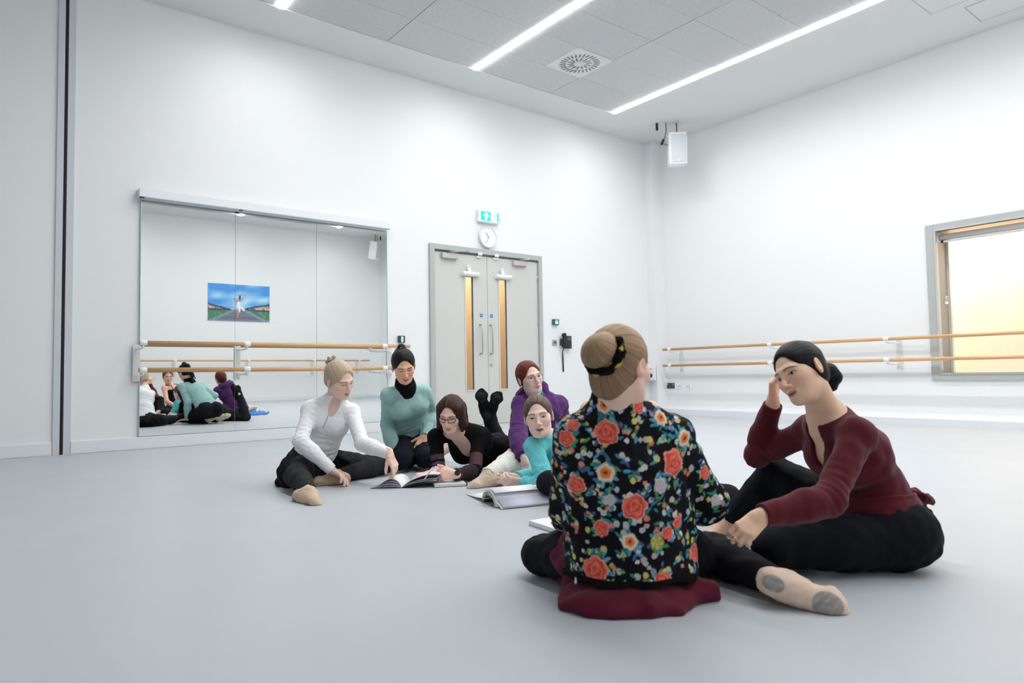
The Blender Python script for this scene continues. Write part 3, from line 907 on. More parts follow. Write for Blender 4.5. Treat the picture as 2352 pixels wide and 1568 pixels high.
class Person:
    def __init__(s, name_label, J, face, up, skin, hair, scale=1.0, brow=None, lip=(186, 92, 88), open_eye=1.0, mouth=0.0, hs=1.0, res_head=.0024, eyebrow_raise=0.0):
        s.J = {k: A(*v) for k, v in J.items()}
        for k in s.J: s.J[k] = s.J[k].astype(float)
        s.skin = np.minimum(lin(skin)*1.2, .9); s.haircol = lin(hair); s.lip = lin(lip); s.browcol = lin(brow if brow else hair)*.75
        s.open_eye = open_eye; s.mouth = mouth; s.hs = hs; s.res_head = res_head; s.raise_ = eyebrow_raise; s.hairline = ((0, .105, -.038), (.068, .088, .120))
        p = s.J['pelvis']
        s.root = empty('person', (p[0], p[1], 0), name_label, 'person')
        # head frame
        fy = unit(np.asarray(face, float)); fz = np.asarray(up, float); fz = unit(fz-fy*(fz@fy)); fx = np.cross(fy, fz)
        s.H = np.stack([fx, fy, fz]); s.hc = s.J['head']
        # torso frame
        up_ = unit(s.J['neck']-s.J['waist'])
        u = s.J['shR']-s.J['shL']; s.u = unit(u-up_*(u@up_)); s.up = up_; s.f = np.cross(s.up, s.u)
        up2 = unit(s.J['waist']-s.J['pelvis'])
        u = s.J['hipR']-s.J['hipL']; s.pu = unit(u-up2*(u@up2)); s.pup = up2; s.pf = np.cross(s.pup, s.pu)
        # put the arms' and legs' joints at natural widths
    def h(s, x, y, z): return s.hc+s.hs*(s.H[0]*x+s.H[1]*y+s.H[2]*z)
    def hl(s, v): return ((v-s.hc)@s.H.T)/s.hs
    # ---- primitive lists; e = how far the surface lies outside the skin
    def torso(s, e=0.0, bust=1.0, low=True):
        J = s.J; u, f, up = s.u, s.f, s.up
        n = J['neck']-up*.035
        o = []
        if low:
            o += [(cap(J['hipL']+s.pup*.02, J['hipR']+s.pup*.02, .098+e), .03),
                  (ecap(J['pelvis']+s.pup*.02, J['waist'], s.pu, .150+e, .100+e, .120+e, .088+e), .04)]
        o += [(ecap(J['waist'], J['chest'], u, .120+e, .088+e, .138+e, .098+e), .04),
              (ecap(J['chest'], n-up*.03, u, .138+e, .098+e, .105+e, .066+e), .04),
              (cap(n-up*.012, J['shL']-up*.012, .045+e, .036+e), .04), (cap(n-up*.012, J['shR']-up*.012, .045+e, .036+e), .04)]
        if bust:
            for sg in (-1, 1):
                o.append((sph(J['chest']+f*.062+u*sg*.066-up*.002, .056*bust+e), .04))
        return o
    def neck(s, e=0.0):
        a = s.h(0, -.028, -.055); b = s.J['neck']-s.up*.02
        return [(cap(a, b, .049+e, .053+e), .03), (cap(b, s.J['neck']-s.up*.05, .056+e, .07+e), .04)]
    def arm(s, S, e=0.0, er=None, full=1.0):
        J = s.J; sh, el, wr = J['sh'+S], J['el'+S], J['wr'+S]
        er = e if er is None else er
        return [(sph(sh-s.up*.012, .041+e), .03), (cap(sh-s.up*.010, el, .041+e, .035+er), .03), (cap(el, el+(wr-el)*.4, .037+er, .037+er), .02), (cap(el+(wr-el)*.3, wr, .037+er, .0255+er), .02)]
    def leg(s, S, e=0.0, seat=True, ea=None):
        J = s.J; hp, kn, an = J['hip'+S], J['kn'+S], J['an'+S]
        ea = e if ea is None else ea
        out = [(cap(hp, hp+(kn-hp)*.5, .088+e, .072+e), .03), (cap(hp+(kn-hp)*.45, kn, .072+e, .053+e), .03)]
        bk = s._calfdir(S)
        c = kn+(an-kn)*.30+bk*.014
        out += [(cap(kn, c, .051+e, .054+e), .025), (cap(c, an, .053+e, .033+ea), .025)]
        if seat: out.append((sph(hp-s.pf*.035+s.pup*.01, .098+e), .04))
        return out
    def _calfdir(s, S):
        J = s.J; a = unit(J['kn'+S]-J['hip'+S]); b = unit(J['an'+S]-J['kn'+S])
        d = a-b                                   # points out on the knee side
        return -unit(d+1e-6) if np.linalg.norm(d) > .1 else A(0, 0, 0)
    def foot(s, an, d, dn, e=0.0, toes=False):
        d = unit(np.asarray(d, float)); dn = np.asarray(dn, float); dn = unit(dn-d*(dn@d)); t = np.cross(d, dn)
        heel = an-d*.040+dn*.048; ball = an+d*.118+dn*.056; toe = an+d*.158+dn*.060
        o = [(cap(an, an+dn*.02, .034+e), .02), (cap(heel, an+d*.03+dn*.045, .029+e, .030+e), .03), (cap(an+d*.015+dn*.01, ball-dn*.006, .036+e, .025+e), .03),
             (cap(heel, ball, .026+e, .024+e), .03), (cap(ball+t*.026, ball-t*.024, .0185+e), .03)]
        if toes:
            for i, (w, l, r) in enumerate(((.026, .070, .0125), (.010, .068, .0095), (-.003, .060, .009), (-.016, .052, .0085), (-.028, .042, .008))):
                o.append((cap(ball+t*w, ball+t*w*1.05+d*(l-.012)+dn*.008, r+.001, r), .01))
        else:
            o += [(cap(ball+t*.014, toe+t*.012-d*.004, .0195+e, .0150+e), .02), (cap(ball-t*.014, toe-t*.010-d*.016, .0185+e, .0140+e), .02)]
        return o
    def hand(s, S, d, n, curl=(.35, .45, .35), spread=.10, thumb=(.55, .65, .30), k=1.0, index=None):
        wr = s.J['wr'+S]; d = unit(np.asarray(d, float)); n = np.asarray(n, float); n = unit(n-d*(n@d))
        t = np.cross(d, n)*(1 if S == 'R' else -1)
        tp = []
        base = wr+d*.012*k
        ks = []
        for i, (w, l) in enumerate(((.028, .072), (.0095, .080), (-.0095, .074), (-.027, .058))):
            kn = wr+d*(.088-(.004, 0, .004, .012)[i])*k+t*w*k
            tp.append((cap(base+t*w*.55*k+n*.002, kn, .0145*k, .0115*k), .012))
            ks.append((kn, w, l))
        fing = []
        for i, (kn, w, l) in enumerate(ks):
            c = curl if not (index is not None and i == 0) else index
            ex = (0, .04, .10, .18)[i]
            dd = unit(d+t*(w/.028)*spread)
            a = c[0]*(1+ex*.3); p = kn
            for sgm, (fr, r0, r1) in enumerate(((.46, .0098, .0088), (.30, .0088, .0080), (.24, .0080, .0068))):
                di = dd*math.cos(a)+n*math.sin(a)
                q = p+di*l*fr*k
                fing.append((cap(p, q, r0*k, r1*k), .004))
                p = q
                a += c[min(sgm+1, 2)]*(1+ex)
        b0 = wr+d*.022*k+t*.018*k; td = unit(d*thumb[0]+t*thumb[1]+n*thumb[2])
        b1 = b0+td*.042*k; td2 = unit(td+d*.35+n*.1); b2 = b1+td2*.032*k; b3 = b2+unit(td2+d*.25)*.024*k
        th = [(cap(b0, b1, .0150*k, .0115*k), .012), (cap(b1, b2, .0105*k, .0095*k), .005), (cap(b2, b3, .0095*k, .0078*k), .005)]
        return tp+[(cap(wr-d*.02, wr+d*.015, .024*k, .021*k), .015)], fing+th
    def headprims(s):
        h, H, k = s.h, s.H, s.hs
        E = lambda c, r, kk: (ell(h(*c), H, np.array(r)*k), kk*k)
        C = lambda a, b, ra, rb, kk: (cap(h(*a), h(*b), ra*k, rb*k), kk*k)
        o = [E((0, -.015, .030), (.073, .093, .083), .01), E((0, .020, -.028), (.0590, .066, .087), .03),
             E((0, .030, -.072), (.042, .050, .040), .02), C((0, .071, -.098), (0, .070, -.099), .0165, .0165, .026)]
        for g in (-1, 1):
            o += [C((g*.042, .048, -.022), (g*.039, .054, -.028), .020, .020, .03), C((g*.041, .010, -.062), (g*.026, .05, -.092), .015, .013, .03)]
            o += [C((g*.012, .082, .0155), (g*.040, .070, .0165), .0105, .009, .018)]
        o += [C((0, .084, .012), (0, .089, -.008), .0072, .0066, .014), C((0, .089, -.008), (0, .1045, -.037), .0068, .0090, .010), C((-.0, .098, -.041), (0, .091, -.046), .0065, .006, .008)]
        for g in (-1, 1):
            o.append(C((g*.0108, .091, -.0415), (g*.009, .095, -.041), .0070, .0066, .007))
            o.append((ell(h(g*.0315, .094, -.0025), H, A(.0165, .0155, .0095)*k), -.014*k))
        for g in (-1, 1):
            o.append(C((g*.0315, .0662, -.003), (g*.0315, .0663, -.003), .0130, .0130, .004))
            o.append(C((g*.0195, .0805, -.0665), (g*.004, .0885, -.0625), .0045, .0060, .008))
            o.append(C((g*.0170, .0790, -.0705), (0, .0865, -.0755), .0045, .0070, .008))
        if s.mouth:
            o.append((ell(h(0, .092, -.070), H, A(.0135, .012, .0045*s.mouth)*k), -.005*k))
        for g in (-1, 1):
            Re = np.stack([s.H[0]*math.cos(g*.35)-s.H[1]*math.sin(g*.35)*1, s.H[1]*math.cos(.35)+g*s.H[0]*math.sin(.35), s.H[2]])
            o.append((ell(h(g*.0755, -.014, -.006), Re, A(.0085, .019, .031)*k), .008))
            o.append((ell(h(g*.0850, -.010, -.002), Re, A(.006, .010, .018)*k), -.005))
        return o
    def paint(s, v):
        """skin, lips, brows, eyes: colour by position in the head's own frame"""
        c = np.tile(s.skin, (len(v), 1))
        L = s.hl(v); x, y, z = L[:, 0], L[:, 1], L[:, 2]; ax = np.abs(x)
        face = (y > .02) & (np.abs(z) < .14) & (ax < .09)
        blush = np.exp(-((ax-.042)/.020)**2-((z+.030)/.020)**2)*face*(y > .02)*.30
        c = blend(c, s.skin*A(1.02, .72, .70), blush)
        nose = np.exp(-(x/.016)**2-((z+.039)/.012)**2)*(y > .088)*.25
        c = blend(c, s.skin*A(1.0, .72, .68), nose)
        ear = ((ax > .070) & (np.abs(z+.006) < .035) & (y < .02))*.35
        c = blend(c, s.skin*A(1.02, .72, .66), ear.astype(float))
        # scalp: the hair colour fades into the forehead and temples
        hc_, hr_ = s.hairline
        qn = np.sqrt(((L-np.array(hc_))**2/np.array(hr_)**2).sum(1))
        stub = smooth01(qn, .93, 1.01)*smooth01(z, .022, .046)*(.75+.25*np.sin(np.arctan2(x, z)*90))*(ax < .0735)
        c = blend(c, s.haircol*.9, np.clip(stub, 0, 1)*.9)
        # lips
        zu = -.0600-.12*ax+.0022*np.exp(-(ax/.004)**2)*-1; zl = -.0825+.012*(ax/.021)**2
        mo = s.mouth
        lip = face*(y > .066)*smooth01(zu-z, -.0012, .0012)*smooth01(z-zl, -.0012, .0012)*smooth01(.0225-ax, -.001, .003)
        c = blend(c, s.lip, lip*.65)
        ln = face*(y > .06)*np.exp(-((z+.0683-.02*(ax/.02)**2*.08)/.0012)**2)*smooth01(.0215-ax, -.001, .002)
        c = blend(c, s.lip*.25, ln*.8)
        if mo:
            op = face*(y > .06)*(((x/.0150)**2+((z+.0695)/(.0046*mo))**2) < 1)
            c = blend(c, lin((96, 34, 34)), op*1.0)
            te = face*(y > .06)*(((x/.0125)**2+((z+.0675)/(.0022*mo))**2) < 1)
            c = blend(c, lin((226, 218, 210)), te*.95)
        # nostrils
        c = blend(c, s.skin*.25, face*(y > .085)*np.exp(-((ax-.0068)/.0032)**2-((z+.0475)/.0022)**2)*.8)
        # eyes
        for g in (-1, 1):
            dx = (x-g*.0315)*g
            t = np.clip((dx+.015)/.030, 0, 1)
            a_ = .0150; oe = s.open_eye
            arch = np.sqrt(np.clip(1-(dx/a_)**2, 0, 1))
            zc = -.0032+.0012*(t-.5)*2
            top = zc+.0066*arch*oe-.0028*(1-oe); bot = zc-.0048*arch*(.35+.65*oe)-.0028*(1-oe)
            ins = face*(y > .055)*(np.abs(dx) < a_)
            eye = ins*smooth01(top-z, -.0004, .0006)*smooth01(z-bot, -.0004, .0006)
            c = blend(c, lin((222, 218, 214)), eye)
            iz = zc-.0004-.0030*(1-oe)
            ir = ((dx-.0)**2+(z-iz)**2)
            c = blend(c, lin((70, 52, 42)), eye*smooth01(.0062**2-ir, -6e-6, 3e-6))
            c = blend(c, lin((10, 8, 8)), eye*smooth01(.0029**2-ir, -3e-6, 2e-6))
            lash = face*(y > .05)*(np.abs(dx) < a_+.003)*np.exp(-((z-np.where(oe < .55, bot+.0006, top))/.0014)**2)
            c = blend(c, s.browcol*.15, np.clip(lash*1.1, 0, .92))
            lo_ = face*(y > .05)*(np.abs(dx) < a_)*np.exp(-((z-bot)/.0010)**2)*.5
            c = blend(c, s.skin*.35, lo_)
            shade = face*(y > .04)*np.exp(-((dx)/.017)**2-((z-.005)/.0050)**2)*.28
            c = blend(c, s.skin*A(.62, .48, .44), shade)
            # brow
            tb = np.clip((dx+.018)/.042, 0, 1)
            zb = .0130+.0062*np.sin(PI*np.clip(tb*.9+.12, 0, 1))+s.raise_
            th_ = .0034*(1-.55*tb)
            br = face*(y > .03)*smooth01(dx, -.0205, -.016)*smooth01(.0255-dx, 0, .006)*np.exp(-((z-zb)/th_)**2)
            c = blend(c, s.browcol, np.clip(br*1.15, 0, .88))
        return c
    def body(s, hands=(), feet=(), legs=True, extra=(), res=.0075, colour=None, arms=('L', 'R'), knit=None):
        """one continuous skin surface: fine around head and hands, coarser where clothes cover it"""
        tor = s.torso(-.004)+s.neck()
        items = [tor]
        for S in arms: items.append(s.arm(S, -.001))
        if legs:
            items.append(s.leg('L', -.006)+s.leg('R', -.006))
        hp = []; fine = []
        for S, kw in hands:
            a, b = s.hand(S, **kw)
            hp.append((a, b))
        fp = [s.foot(*q[:3], toes=(len(q) > 3 and q[3])) for q in feet]
        head = s.headprims()+s.neck()[:1]
        allp = sum(items, [])+head+sum([a+b for a, b in hp], [])+sum(fp, [])+list(extra)
        lo, hi = bounds(allp)
        boxes = [(s.hc-A(.135, .135, .155)*s.hs, s.hc+A(.135, .135, .155)*s.hs, s.res_head)]
        for a, b in hp:
            l_, h_ = bounds(a+b, .012)
            boxes.append((l_, h_, .0030))
        for q, p in zip(feet, fp):
            if len(q) > 3 and q[3]:
                l_, h_ = bounds(p, .012); boxes.append((l_, h_, .0035))
        def field(vol):
            f = vol.group(tor)
            for it in items[1:]: f = smin(f, vol.group(it), .02)
            hd = vol.group(s.headprims())
            f = smin(f, hd, .018*s.hs)
            for a, b in hp:
                f = smin(f, vol.union(vol.group(a), b), .008)
            for p in fp: f = smin(f, vol.group(p), .015)
            if extra: f = smin(f, vol.group(list(extra)), .01)
            return np.maximum(f, .004-vol.grid()[2])
        VV, FF, n = [], [], 0
        for bi, (l_, h_, r_) in enumerate([(lo, hi, res)]+boxes):
            vol = Vol(np.maximum(l_, A(-9, -9, -.02)), h_, r_)
            v, F = nets(field(vol), vol.lo, r_)
            if len(v) == 0: continue
            cen = v[F].mean(1)
            keep = np.ones(len(F), bool)
            for k, (bl, bh, br) in enumerate(boxes):
                if k+1 == bi: continue
                if bi == 0 or br < r_ or (br == r_ and k+1 < bi):
                    keep &= ~((cen > bl+r_*1.6) & (cen < bh-r_*1.6)).all(1)
            F = F[keep]
            us = np.zeros(len(v), bool); us[F.ravel()] = True
            mp = np.cumsum(us)-1
            VV.append(v[us]); FF.append(mp[F]+n); n += us.sum()
        v = np.concatenate(VV); F = np.concatenate(FF)
        c = s.paint(v)
        if colour: c = colour(s, v, c)
        return mesh_obj('body', v, F, skin_m, s.root, c)
    def cloth(s, name, groups, m, res=.006, wr=(.0022, .05), cuts=(), col=None, seed=1, k=.02, pre=None, floor=.002, parent=None, label=None, folds=()):
        """groups: list of (prims, [cut functions], k)"""
        allp = sum([list(g[0]) for g in groups], [])
        lo, hi = bounds(allp, .03)
        lo[2] = max(lo[2], floor-.02)
        vol = Vol(lo, hi, res)
        X, Y, Z = vol.grid()
        f = None
        for g in groups:
            a = vol.group(g[0])
            for c in g[1]: a = np.maximum(a, c(X, Y, Z))
            f = a if f is None else smin(f, a, g[2] if len(g) > 2 else k)
        if wr:
            near = np.abs(f) < .03
            ii = np.nonzero(near)
            f[ii] += wrinkle((vol.ax[0][ii[0]], vol.ax[1][ii[1]], vol.ax[2][ii[2]]), seed, wr[0], wr[1])
            for c_, ax_, rad, wl, am in folds:      # creases that gather across a bend
                q0, q1, q2 = (vol.ax[k_][ii[k_]]-c_[k_] for k_ in range(3))
                t_ = q0*ax_[0]+q1*ax_[1]+q2*ax_[2]
                w_ = np.exp(-(q0*q0+q1*q1+q2*q2)/rad**2)
                f[ii] += am*w_*np.sin(2*PI*t_/wl+1.3*np.sin(q0*31+q1*23-q2*27))
        for c in cuts: f = np.maximum(f, c(X, Y, Z))
        if pre: f = pre(f, vol)
        f = np.maximum(f, floor-Z)
        v, F = nets(f, vol.lo, res)
        o = mesh_obj(name, v, F, m, parent or s.root, None if col is None else col(v))
        if label: o['label'] = label
        return o
    def creases(s, el=.0032, waist=.0030, sh=.0016):
        o = []
        for S in ('L', 'R'):
            a, b, c = s.J['sh'+S], s.J['el'+S], s.J['wr'+S]
            d = unit((b-a)*.5+(c-b)*.5)
            o += [(b-.012*unit(d+1e-6), d, .062, .026, el), (a*.25+b*.75, unit(b-a), .06, .034, el*.6), (a-s.up*.05, unit(s.u*(1 if S == 'R' else -1)+s.up*.8), .06, .032, sh), (b*.55+c*.45, unit(c-b), .05, .034, el*.3)]
        o += [(s.J['waist']+s.f*.08, s.up, .12, .040, waist), (s.J['waist']-s.f*.08, s.up, .12, .045, waist*.8), (s.J['waist']-s.pup*.05+s.f*.06, unit(s.pup+s.pu*.4), .12, .034, waist)]
        return o
    def kneefolds(s, am=.0022):
        o = []
        for S in ('L', 'R'):
            a, b, c = s.J['hip'+S], s.J['kn'+S], s.J['an'+S]
            o += [(b, unit((b-a)*.5+(c-b)*.5), .085, .032, am), (a, unit(b-a), .13, .045, am)]
        return o
    def hair(s, extra=(), face=None, carve=(), res=.0032, cut=None, k=.015, strand=46, low=True, thick=.010, name='hair', light=None, part=0, parent=None, pole=(0, -1, .3), fall=False):
        h, H, q = s.h, s.H, s.hs
        o = [(ell(h(0, -.016, .032), H, A(.074+thick, .094+thick, .084+thick)*q), .01)]
        if low: o.append((ell(h(0, -.050, -.032), H, A(.056+thick*.8, .050+thick, .046)*q), .03))
        body_ = [(ell(h(*c_), H, np.array(r_)*q), kk) if not hasattr(c_, 'fn') else (c_, r_) for c_, r_, *kk_ in [] for kk in [0]]
        lo, hi = bounds(o+list(extra), .015)
        vol = Vol(lo, hi, res)
        X, Y, Z = vol.grid()
        f = vol.group(o)
        fc = face or ((0, .100, -.032), (.0675, .080, .104))
        f = vol.union(f, [(ell(h(*fc[0]), H, np.array(fc[1])*q), -.014)])
        f = np.maximum(f, -(plane(h(0, .0, -.078), H[2]-.35*H[1])(X, Y, Z)))
        if extra: f = vol.union(f, list(extra))
        if carve: f = vol.union(f, list(carve))
        if cut: f = np.maximum(f, cut(X, Y, Z))
        f = f+wrinkle((X, Y, Z), 7, .0007, .06).astype(np.float32)
        # strands run along meridians that meet at the bun (pole), or fall from the parting
        pl_ = unit(np.array(pole, float)); e1 = unit(np.cross(pl_, A(.13, .2, .97))); e2 = np.cross(pl_, e1)
        rs_ = np.random.RandomState(11)
        fr = [(q_, rs_.rand()*6.28, w_) for q_, w_ in ((9, .5), (17, .7), (31, .9), (53, 1.0), (83, 1.0))]
        def strand_tone(l0, l1, l2):
            if fall:
                ang = l1*11+.35*l2*6; along = l2*20
            else:
                z0 = l2-.02
                p_ = l0*pl_[0]+l1*pl_[1]+z0*pl_[2]
                ang = np.arctan2(l0*e1[0]+l1*e1[1]+z0*e1[2], l0*e2[0]+l1*e2[1]+z0*e2[2]); along = p_*22
            o_ = 0
            for q_, ph, w_ in fr: o_ = o_+w_*np.sin(ang*q_+ph+.5*np.sin(along+ph))
            return o_/2.6
        ii = np.nonzero(np.abs(f) < .012)
        Lc = np.stack([vol.ax[k][ii[k]]-s.hc[k] for k in range(3)], 1)@H.T/q
        f[ii] += (.00055*strand_tone(Lc[:, 0], Lc[:, 1], Lc[:, 2])).astype(np.float32)
        v, F = nets(f, vol.lo, res)
        l = s.hl(v)
        tone = strand_tone(l[:, 0], l[:, 1], l[:, 2])
        c = s.haircol[None]*(1+.22*np.clip(tone, -1.6, 1.6))[:, None]
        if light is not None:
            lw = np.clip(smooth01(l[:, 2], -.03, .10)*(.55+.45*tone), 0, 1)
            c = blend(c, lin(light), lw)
        if part:
            c = blend(c, s.skin*.8, np.exp(-((l[:, 0]-.004)/.0022)**2)*smooth01(l[:, 1], .03, .06)*(l[:, 2] > .03)*part)
        return mesh_obj(name, v, F, hair_m, parent or s.root, c)
skin_m = mat('skin', None, .5, attr='Col', spec=.35, sss=.12)
hair_m = mat('hair_fibre', None, .5, attr='Col', spec=.22)
fabric_m = mat('printed_fabric', None, .85, attr='Col', spec=.2, bump=(260, .25, .002))
knit_m = mat('fabric_colour', None, .9, attr='Col', spec=.15, bump=(180, .3, .002))
def solid(rgb): return lambda v: np.tile(lin(rgb), (len(v), 1))
def fab(name, rgb, rough=.88, sheen=0.0, bump=(170, .3, .002), spec=.2):
    return mat(name, rgb, rough, bump=bump, spec=spec, sheen=sheen)
def earring(s, g, r=.006, col='pearl', drop=.034):
    m = MB()
    p = s.h(g*.077, -.004, -drop)
    for k in range(7):
        pass
    pts = [Vector(p)+Vector((0, 0, r*math.cos(a))) for a in np.linspace(0, PI, 7)]
    rr = [max(r*math.sin(a), .0004) for a in np.linspace(0, PI, 7)]
    m.tube(pts, rr, 10)
    o = m.build('earring', mat(col, (226, 214, 190), .2, metal=.3), s.root, origin=tuple(p))
    return o
# ------------------------------------------------------------------ the people
def ball(c, R): 
    c = np.asarray(c, float)
    return lambda X, Y, Z: R-np.sqrt((X-c[0])**2+(Y-c[1])**2+(Z-c[2])**2)
def endcut(a, b, t, R=.10):           # stop a limb a->b at fraction t
    d = unit(b-a); return ball(a+(b-a)*t+d*R, R)
def sleeve(P, S, e, er=None, t=.98, extra=()):
    return (P.arm(S, e, er)+list(extra), [endcut(P.J['el'+S], P.J['wr'+S], t)], .025)
def trouser(P, S, e, t=.97, ea=None):
    return (P.leg(S, e, True, ea), [endcut(P.J['kn'+S], P.J['an'+S], t)], .02)
def legs_cloth(P, name, rgb, e=.008, t=(.97, .97), wr=(.0018, .06), seed=3, res=.0065, ea=None, col=None, top=.06, label=None):
    g = [([(cap(P.J['hipL']+P.pup*.02, P.J['hipR']+P.pup*.02, .100+e), .03), (ecap(P.J['pelvis'], P.J['pelvis']+P.pup*top, P.pu, .150+e, .102+e, .140+e, .098+e), .03)], [])]
    g += [trouser(P, 'L', e, t[0], ea), trouser(P, 'R', e, t[1], ea)]
    m = knit_m if col else fab('fabric_%s_%d_%d_%d' % ((P.root.name.replace('.', '_'),)+tuple(rgb)), rgb)
    return P.cloth(name, g, m, res, wr, seed=seed, col=col, label=label, folds=P.kneefolds())
def shoe(P, S, d, dn, rgb, sole=None, e=.004, name='slipper', t=None, res=.0042, label=None):
    an = P.J['an'+S]; prims = P.foot(an, d, dn, e)
    d = unit(np.asarray(d, float)); dn = np.asarray(dn, float); dn = unit(dn-d*(dn@d)); tt = np.cross(d, dn)
    def col(v):
        c = np.tile(lin(rgb), (len(v), 1))
        if sole is not None:
            q = v-an; a, b, w_ = q@d, q@dn, q@tt
            heel = smooth01(1-((a+.036)/.033)**2-(w_/.025)**2, 0, .25)*smooth01(b, .052, .060)
            bl = smooth01(1-((a-.112)/.044)**2-(w_/.038)**2, 0, .22)*smooth01(b, .052, .060)
            k = np.clip(heel+bl, 0, 1)
            n_ = wrinkle((v[:, 0], v[:, 1], v[:, 2]), 5, .5, .02)
            c = blend(c, lin(sole), np.clip(k*(.85+.3*n_), 0, 1))
        return c
    return P.cloth(name, [(prims, [ball(an-d*.01-dn*.055, .055)])], knit_m, res, (.0012, .03), col=col, seed=9, label=label)
def ring_pts(c, a, r, n=22, u0=None):
    a = Vector(unit(np.asarray(a, float))); b = a.orthogonal().normalized(); c2 = a.cross(b)
    return [Vector(c)+(b*math.cos(2*PI*k/n)+c2*math.sin(2*PI*k/n))*r for k in range(n+1)]
def spectacles(P, rgb, wire=.0016, rx=.0225, rz=.0155, half=False):
    h = P.h
    m = MB()
    for g in (-1, 1):
        pts = []
        for k in range(25):
            a = 2*PI*k/24
            ca, sa = math.cos(a), math.sin(a)
            pw = lambda q: math.copysign(abs(q)**.7, q)
            x = g*.0325+rx*pw(ca); z = -.006+rz*pw(sa)
            pts.append(Vector(h(x, .1005-.9*max(abs(x)-.02, 0)*.5, z)))
        m.tube(pts, wire, 6, caps=False)
        m.tube([Vector(h(g*.0555, .0835, .004)), Vector(h(g*.072, .070, .005)), Vector(h(g*.0765, -.005, .012)), Vector(h(g*.077, -.028, -.004))], wire*.9, 6)
    m.tube([Vector(h(-.0115, .1005, .002)), Vector(h(0, .1035, .004)), Vector(h(.0115, .1005, .002))], wire, 6)
    o = m.build('eyeglasses', mat('spectacle_%d' % rgb[0], rgb, .3), P.root, origin=tuple(P.hc))
    return o
def vneck(P, dz, wx, ry=.085, rz=.12, dy=.075):
    c = P.J['neck']+P.f*dy-P.up*dz
    R = np.stack([P.u, P.f, P.up])
    p = ell(c, R, A(wx, ry, rz))
    return lambda X, Y, Z: -p.fn(X, Y, Z)

def neckhole(P, r=.074, dz=.045, rz=.078, dy=.012, ry=None):
    p = ell(P.J['neck']+P.up*dz+P.f*dy, np.stack([P.u, P.f, P.up]), A(r, ry or r*1.06, rz))
    return lambda X, Y, Z: -p.fn(X, Y, Z)
# ---- woman in the white half-zip top
J = {'pelvis': [1.765, 4.495, 0.093], 'waist': [1.787, 4.419, 0.245], 'chest': [1.804, 4.319, 0.417], 'neck': [1.831, 4.241, 0.529], 'head': [1.822, 4.164, 0.662], 'shR': [1.698, 4.332, 0.476], 'shL': [1.925, 4.196, 0.455], 'hipR': [1.698, 4.446, 0.098], 'hipL': [1.84, 4.514, 0.084], 'elR': [1.574, 4.194, 0.282], 'wrR': [1.738, 4.098, 0.098], 'elL': [1.904, 4.011, 0.256], 'wrL': [1.975, 3.785, 0.205], 'knR': [1.494, 4.079, 0.085], 'anR': [1.437, 3.690, 0.05], 'knL': [2.188, 4.27, 0.07], 'anL': [1.804, 4.163, 0.05]}
P = Person('person in white half-zip top with fair bun, seated, reaching to the open book', J, V(.78, -.36, .52), V(.14, .9, .3), (236, 190, 174), (186, 164, 138), brow=(150, 122, 96), open_eye=.3, lip=(176, 84, 82))
P.hairline = ((0, .105, -.036), (.067, .088, 0.1210))
P.body(hands=[('R', dict(d=V(.85, -.42, .3), n=V(-.2, -.9, .3), curl=(.35, .45, .3), spread=.2)), ('L', dict(d=V(.42, -.88, .2), n=V(-.75, -.35, -.35), curl=(.55, .5, .4), index=(.15, .2, .15), thumb=(.75, .35, .5)))], feet=[])
zipc = lambda v: None
def col_white(v, P=P):
    c = np.tile(lin((245, 247, 249)), (len(v), 1))
    q = v-P.J['chest']; lx, ly, lz = q@P.u, q@P.f, q@P.up
    z_ = (np.abs(lx) < .0035)*(ly > .03)*(lz > -.02)
    c = blend(c, lin((170, 174, 180)), z_*.8)
    w_ = v-P.J['waist']; s_ = np.exp(-(((w_@P.up)+.005)/.0035)**2)*(np.abs(w_@P.u) < .155)
    c = blend(c, lin((150, 154, 160)), s_*.6)
    return c
P.cloth('top', [(P.torso(.012)+[(ecap(P.J['pelvis']-P.pup*.02, P.J['waist'], P.pu, .178, .135, .134, .102), .03)], [plane(P.J['pelvis']+P.pup*.012, -P.pup)], .02), sleeve(P, 'L', .008, .009), sleeve(P, 'R', .008, .010),
    (P.neck(.010), [plane(P.h(0, -.03, -.108), P.H[2]*.9-P.H[1]*.25)], .02)], fabric_m, .0055, (.0010, .035), cuts=[vneck(P, -.012, .034, .062, .095, .088)], col=col_white, seed=2, folds=P.creases(.0034, .0034))
legs_cloth(P, 'leggings', (40, 40, 44), .006)
P.cloth('skirt', [([(cap(P.J['hipL'], P.J['hipR'], .126), .02), (cap(P.J['hipR'], P.J['hipR']+(P.J['knR']-P.J['hipR'])*.5+A(-.03, 0, 0), .112, .105), .03), (cap(P.J['hipL'], P.J['hipL']+(P.J['knL']-P.J['hipL'])*.35, .110, .098), .03), (ell(A(1.56, 4.30, .02), np.eye(3), A(.10, .16, .05)), .04)], [])], fab('black_jersey', (14, 14, 16)), .007, (.006, .07), cuts=[plane(P.J['waist']-P.pup*.05, P.pup)], seed=6)
shoe(P, 'R', V(.74, -.10, .66), V(-.5, -.62, .6), (205, 184, 158), (150, 134, 116), label='tan slipper of the outstretched foot')
shoe(P, 'L', V(-.95, -.12, .25), V(.1, -.45, .88), (208, 180, 152), (176, 152, 128))
P.hair(extra=[(sph(P.h(.0, -.104, .094), .025), .010), (sph(P.h(.015, -.118, .080), .014), .006), (sph(P.h(-.012, -.090, .122), .012), .006), (sph(P.h(.014, -.108, .112), .012), .006), (cap(P.h(.0, -.10, -.03), P.h(.01, -.085, -.095), .016, .005), .02)], light=(208, 188, 162), pole=(0, -.75, .65), face=((0, .105, -.036), (.067, .088, 0.1210)))
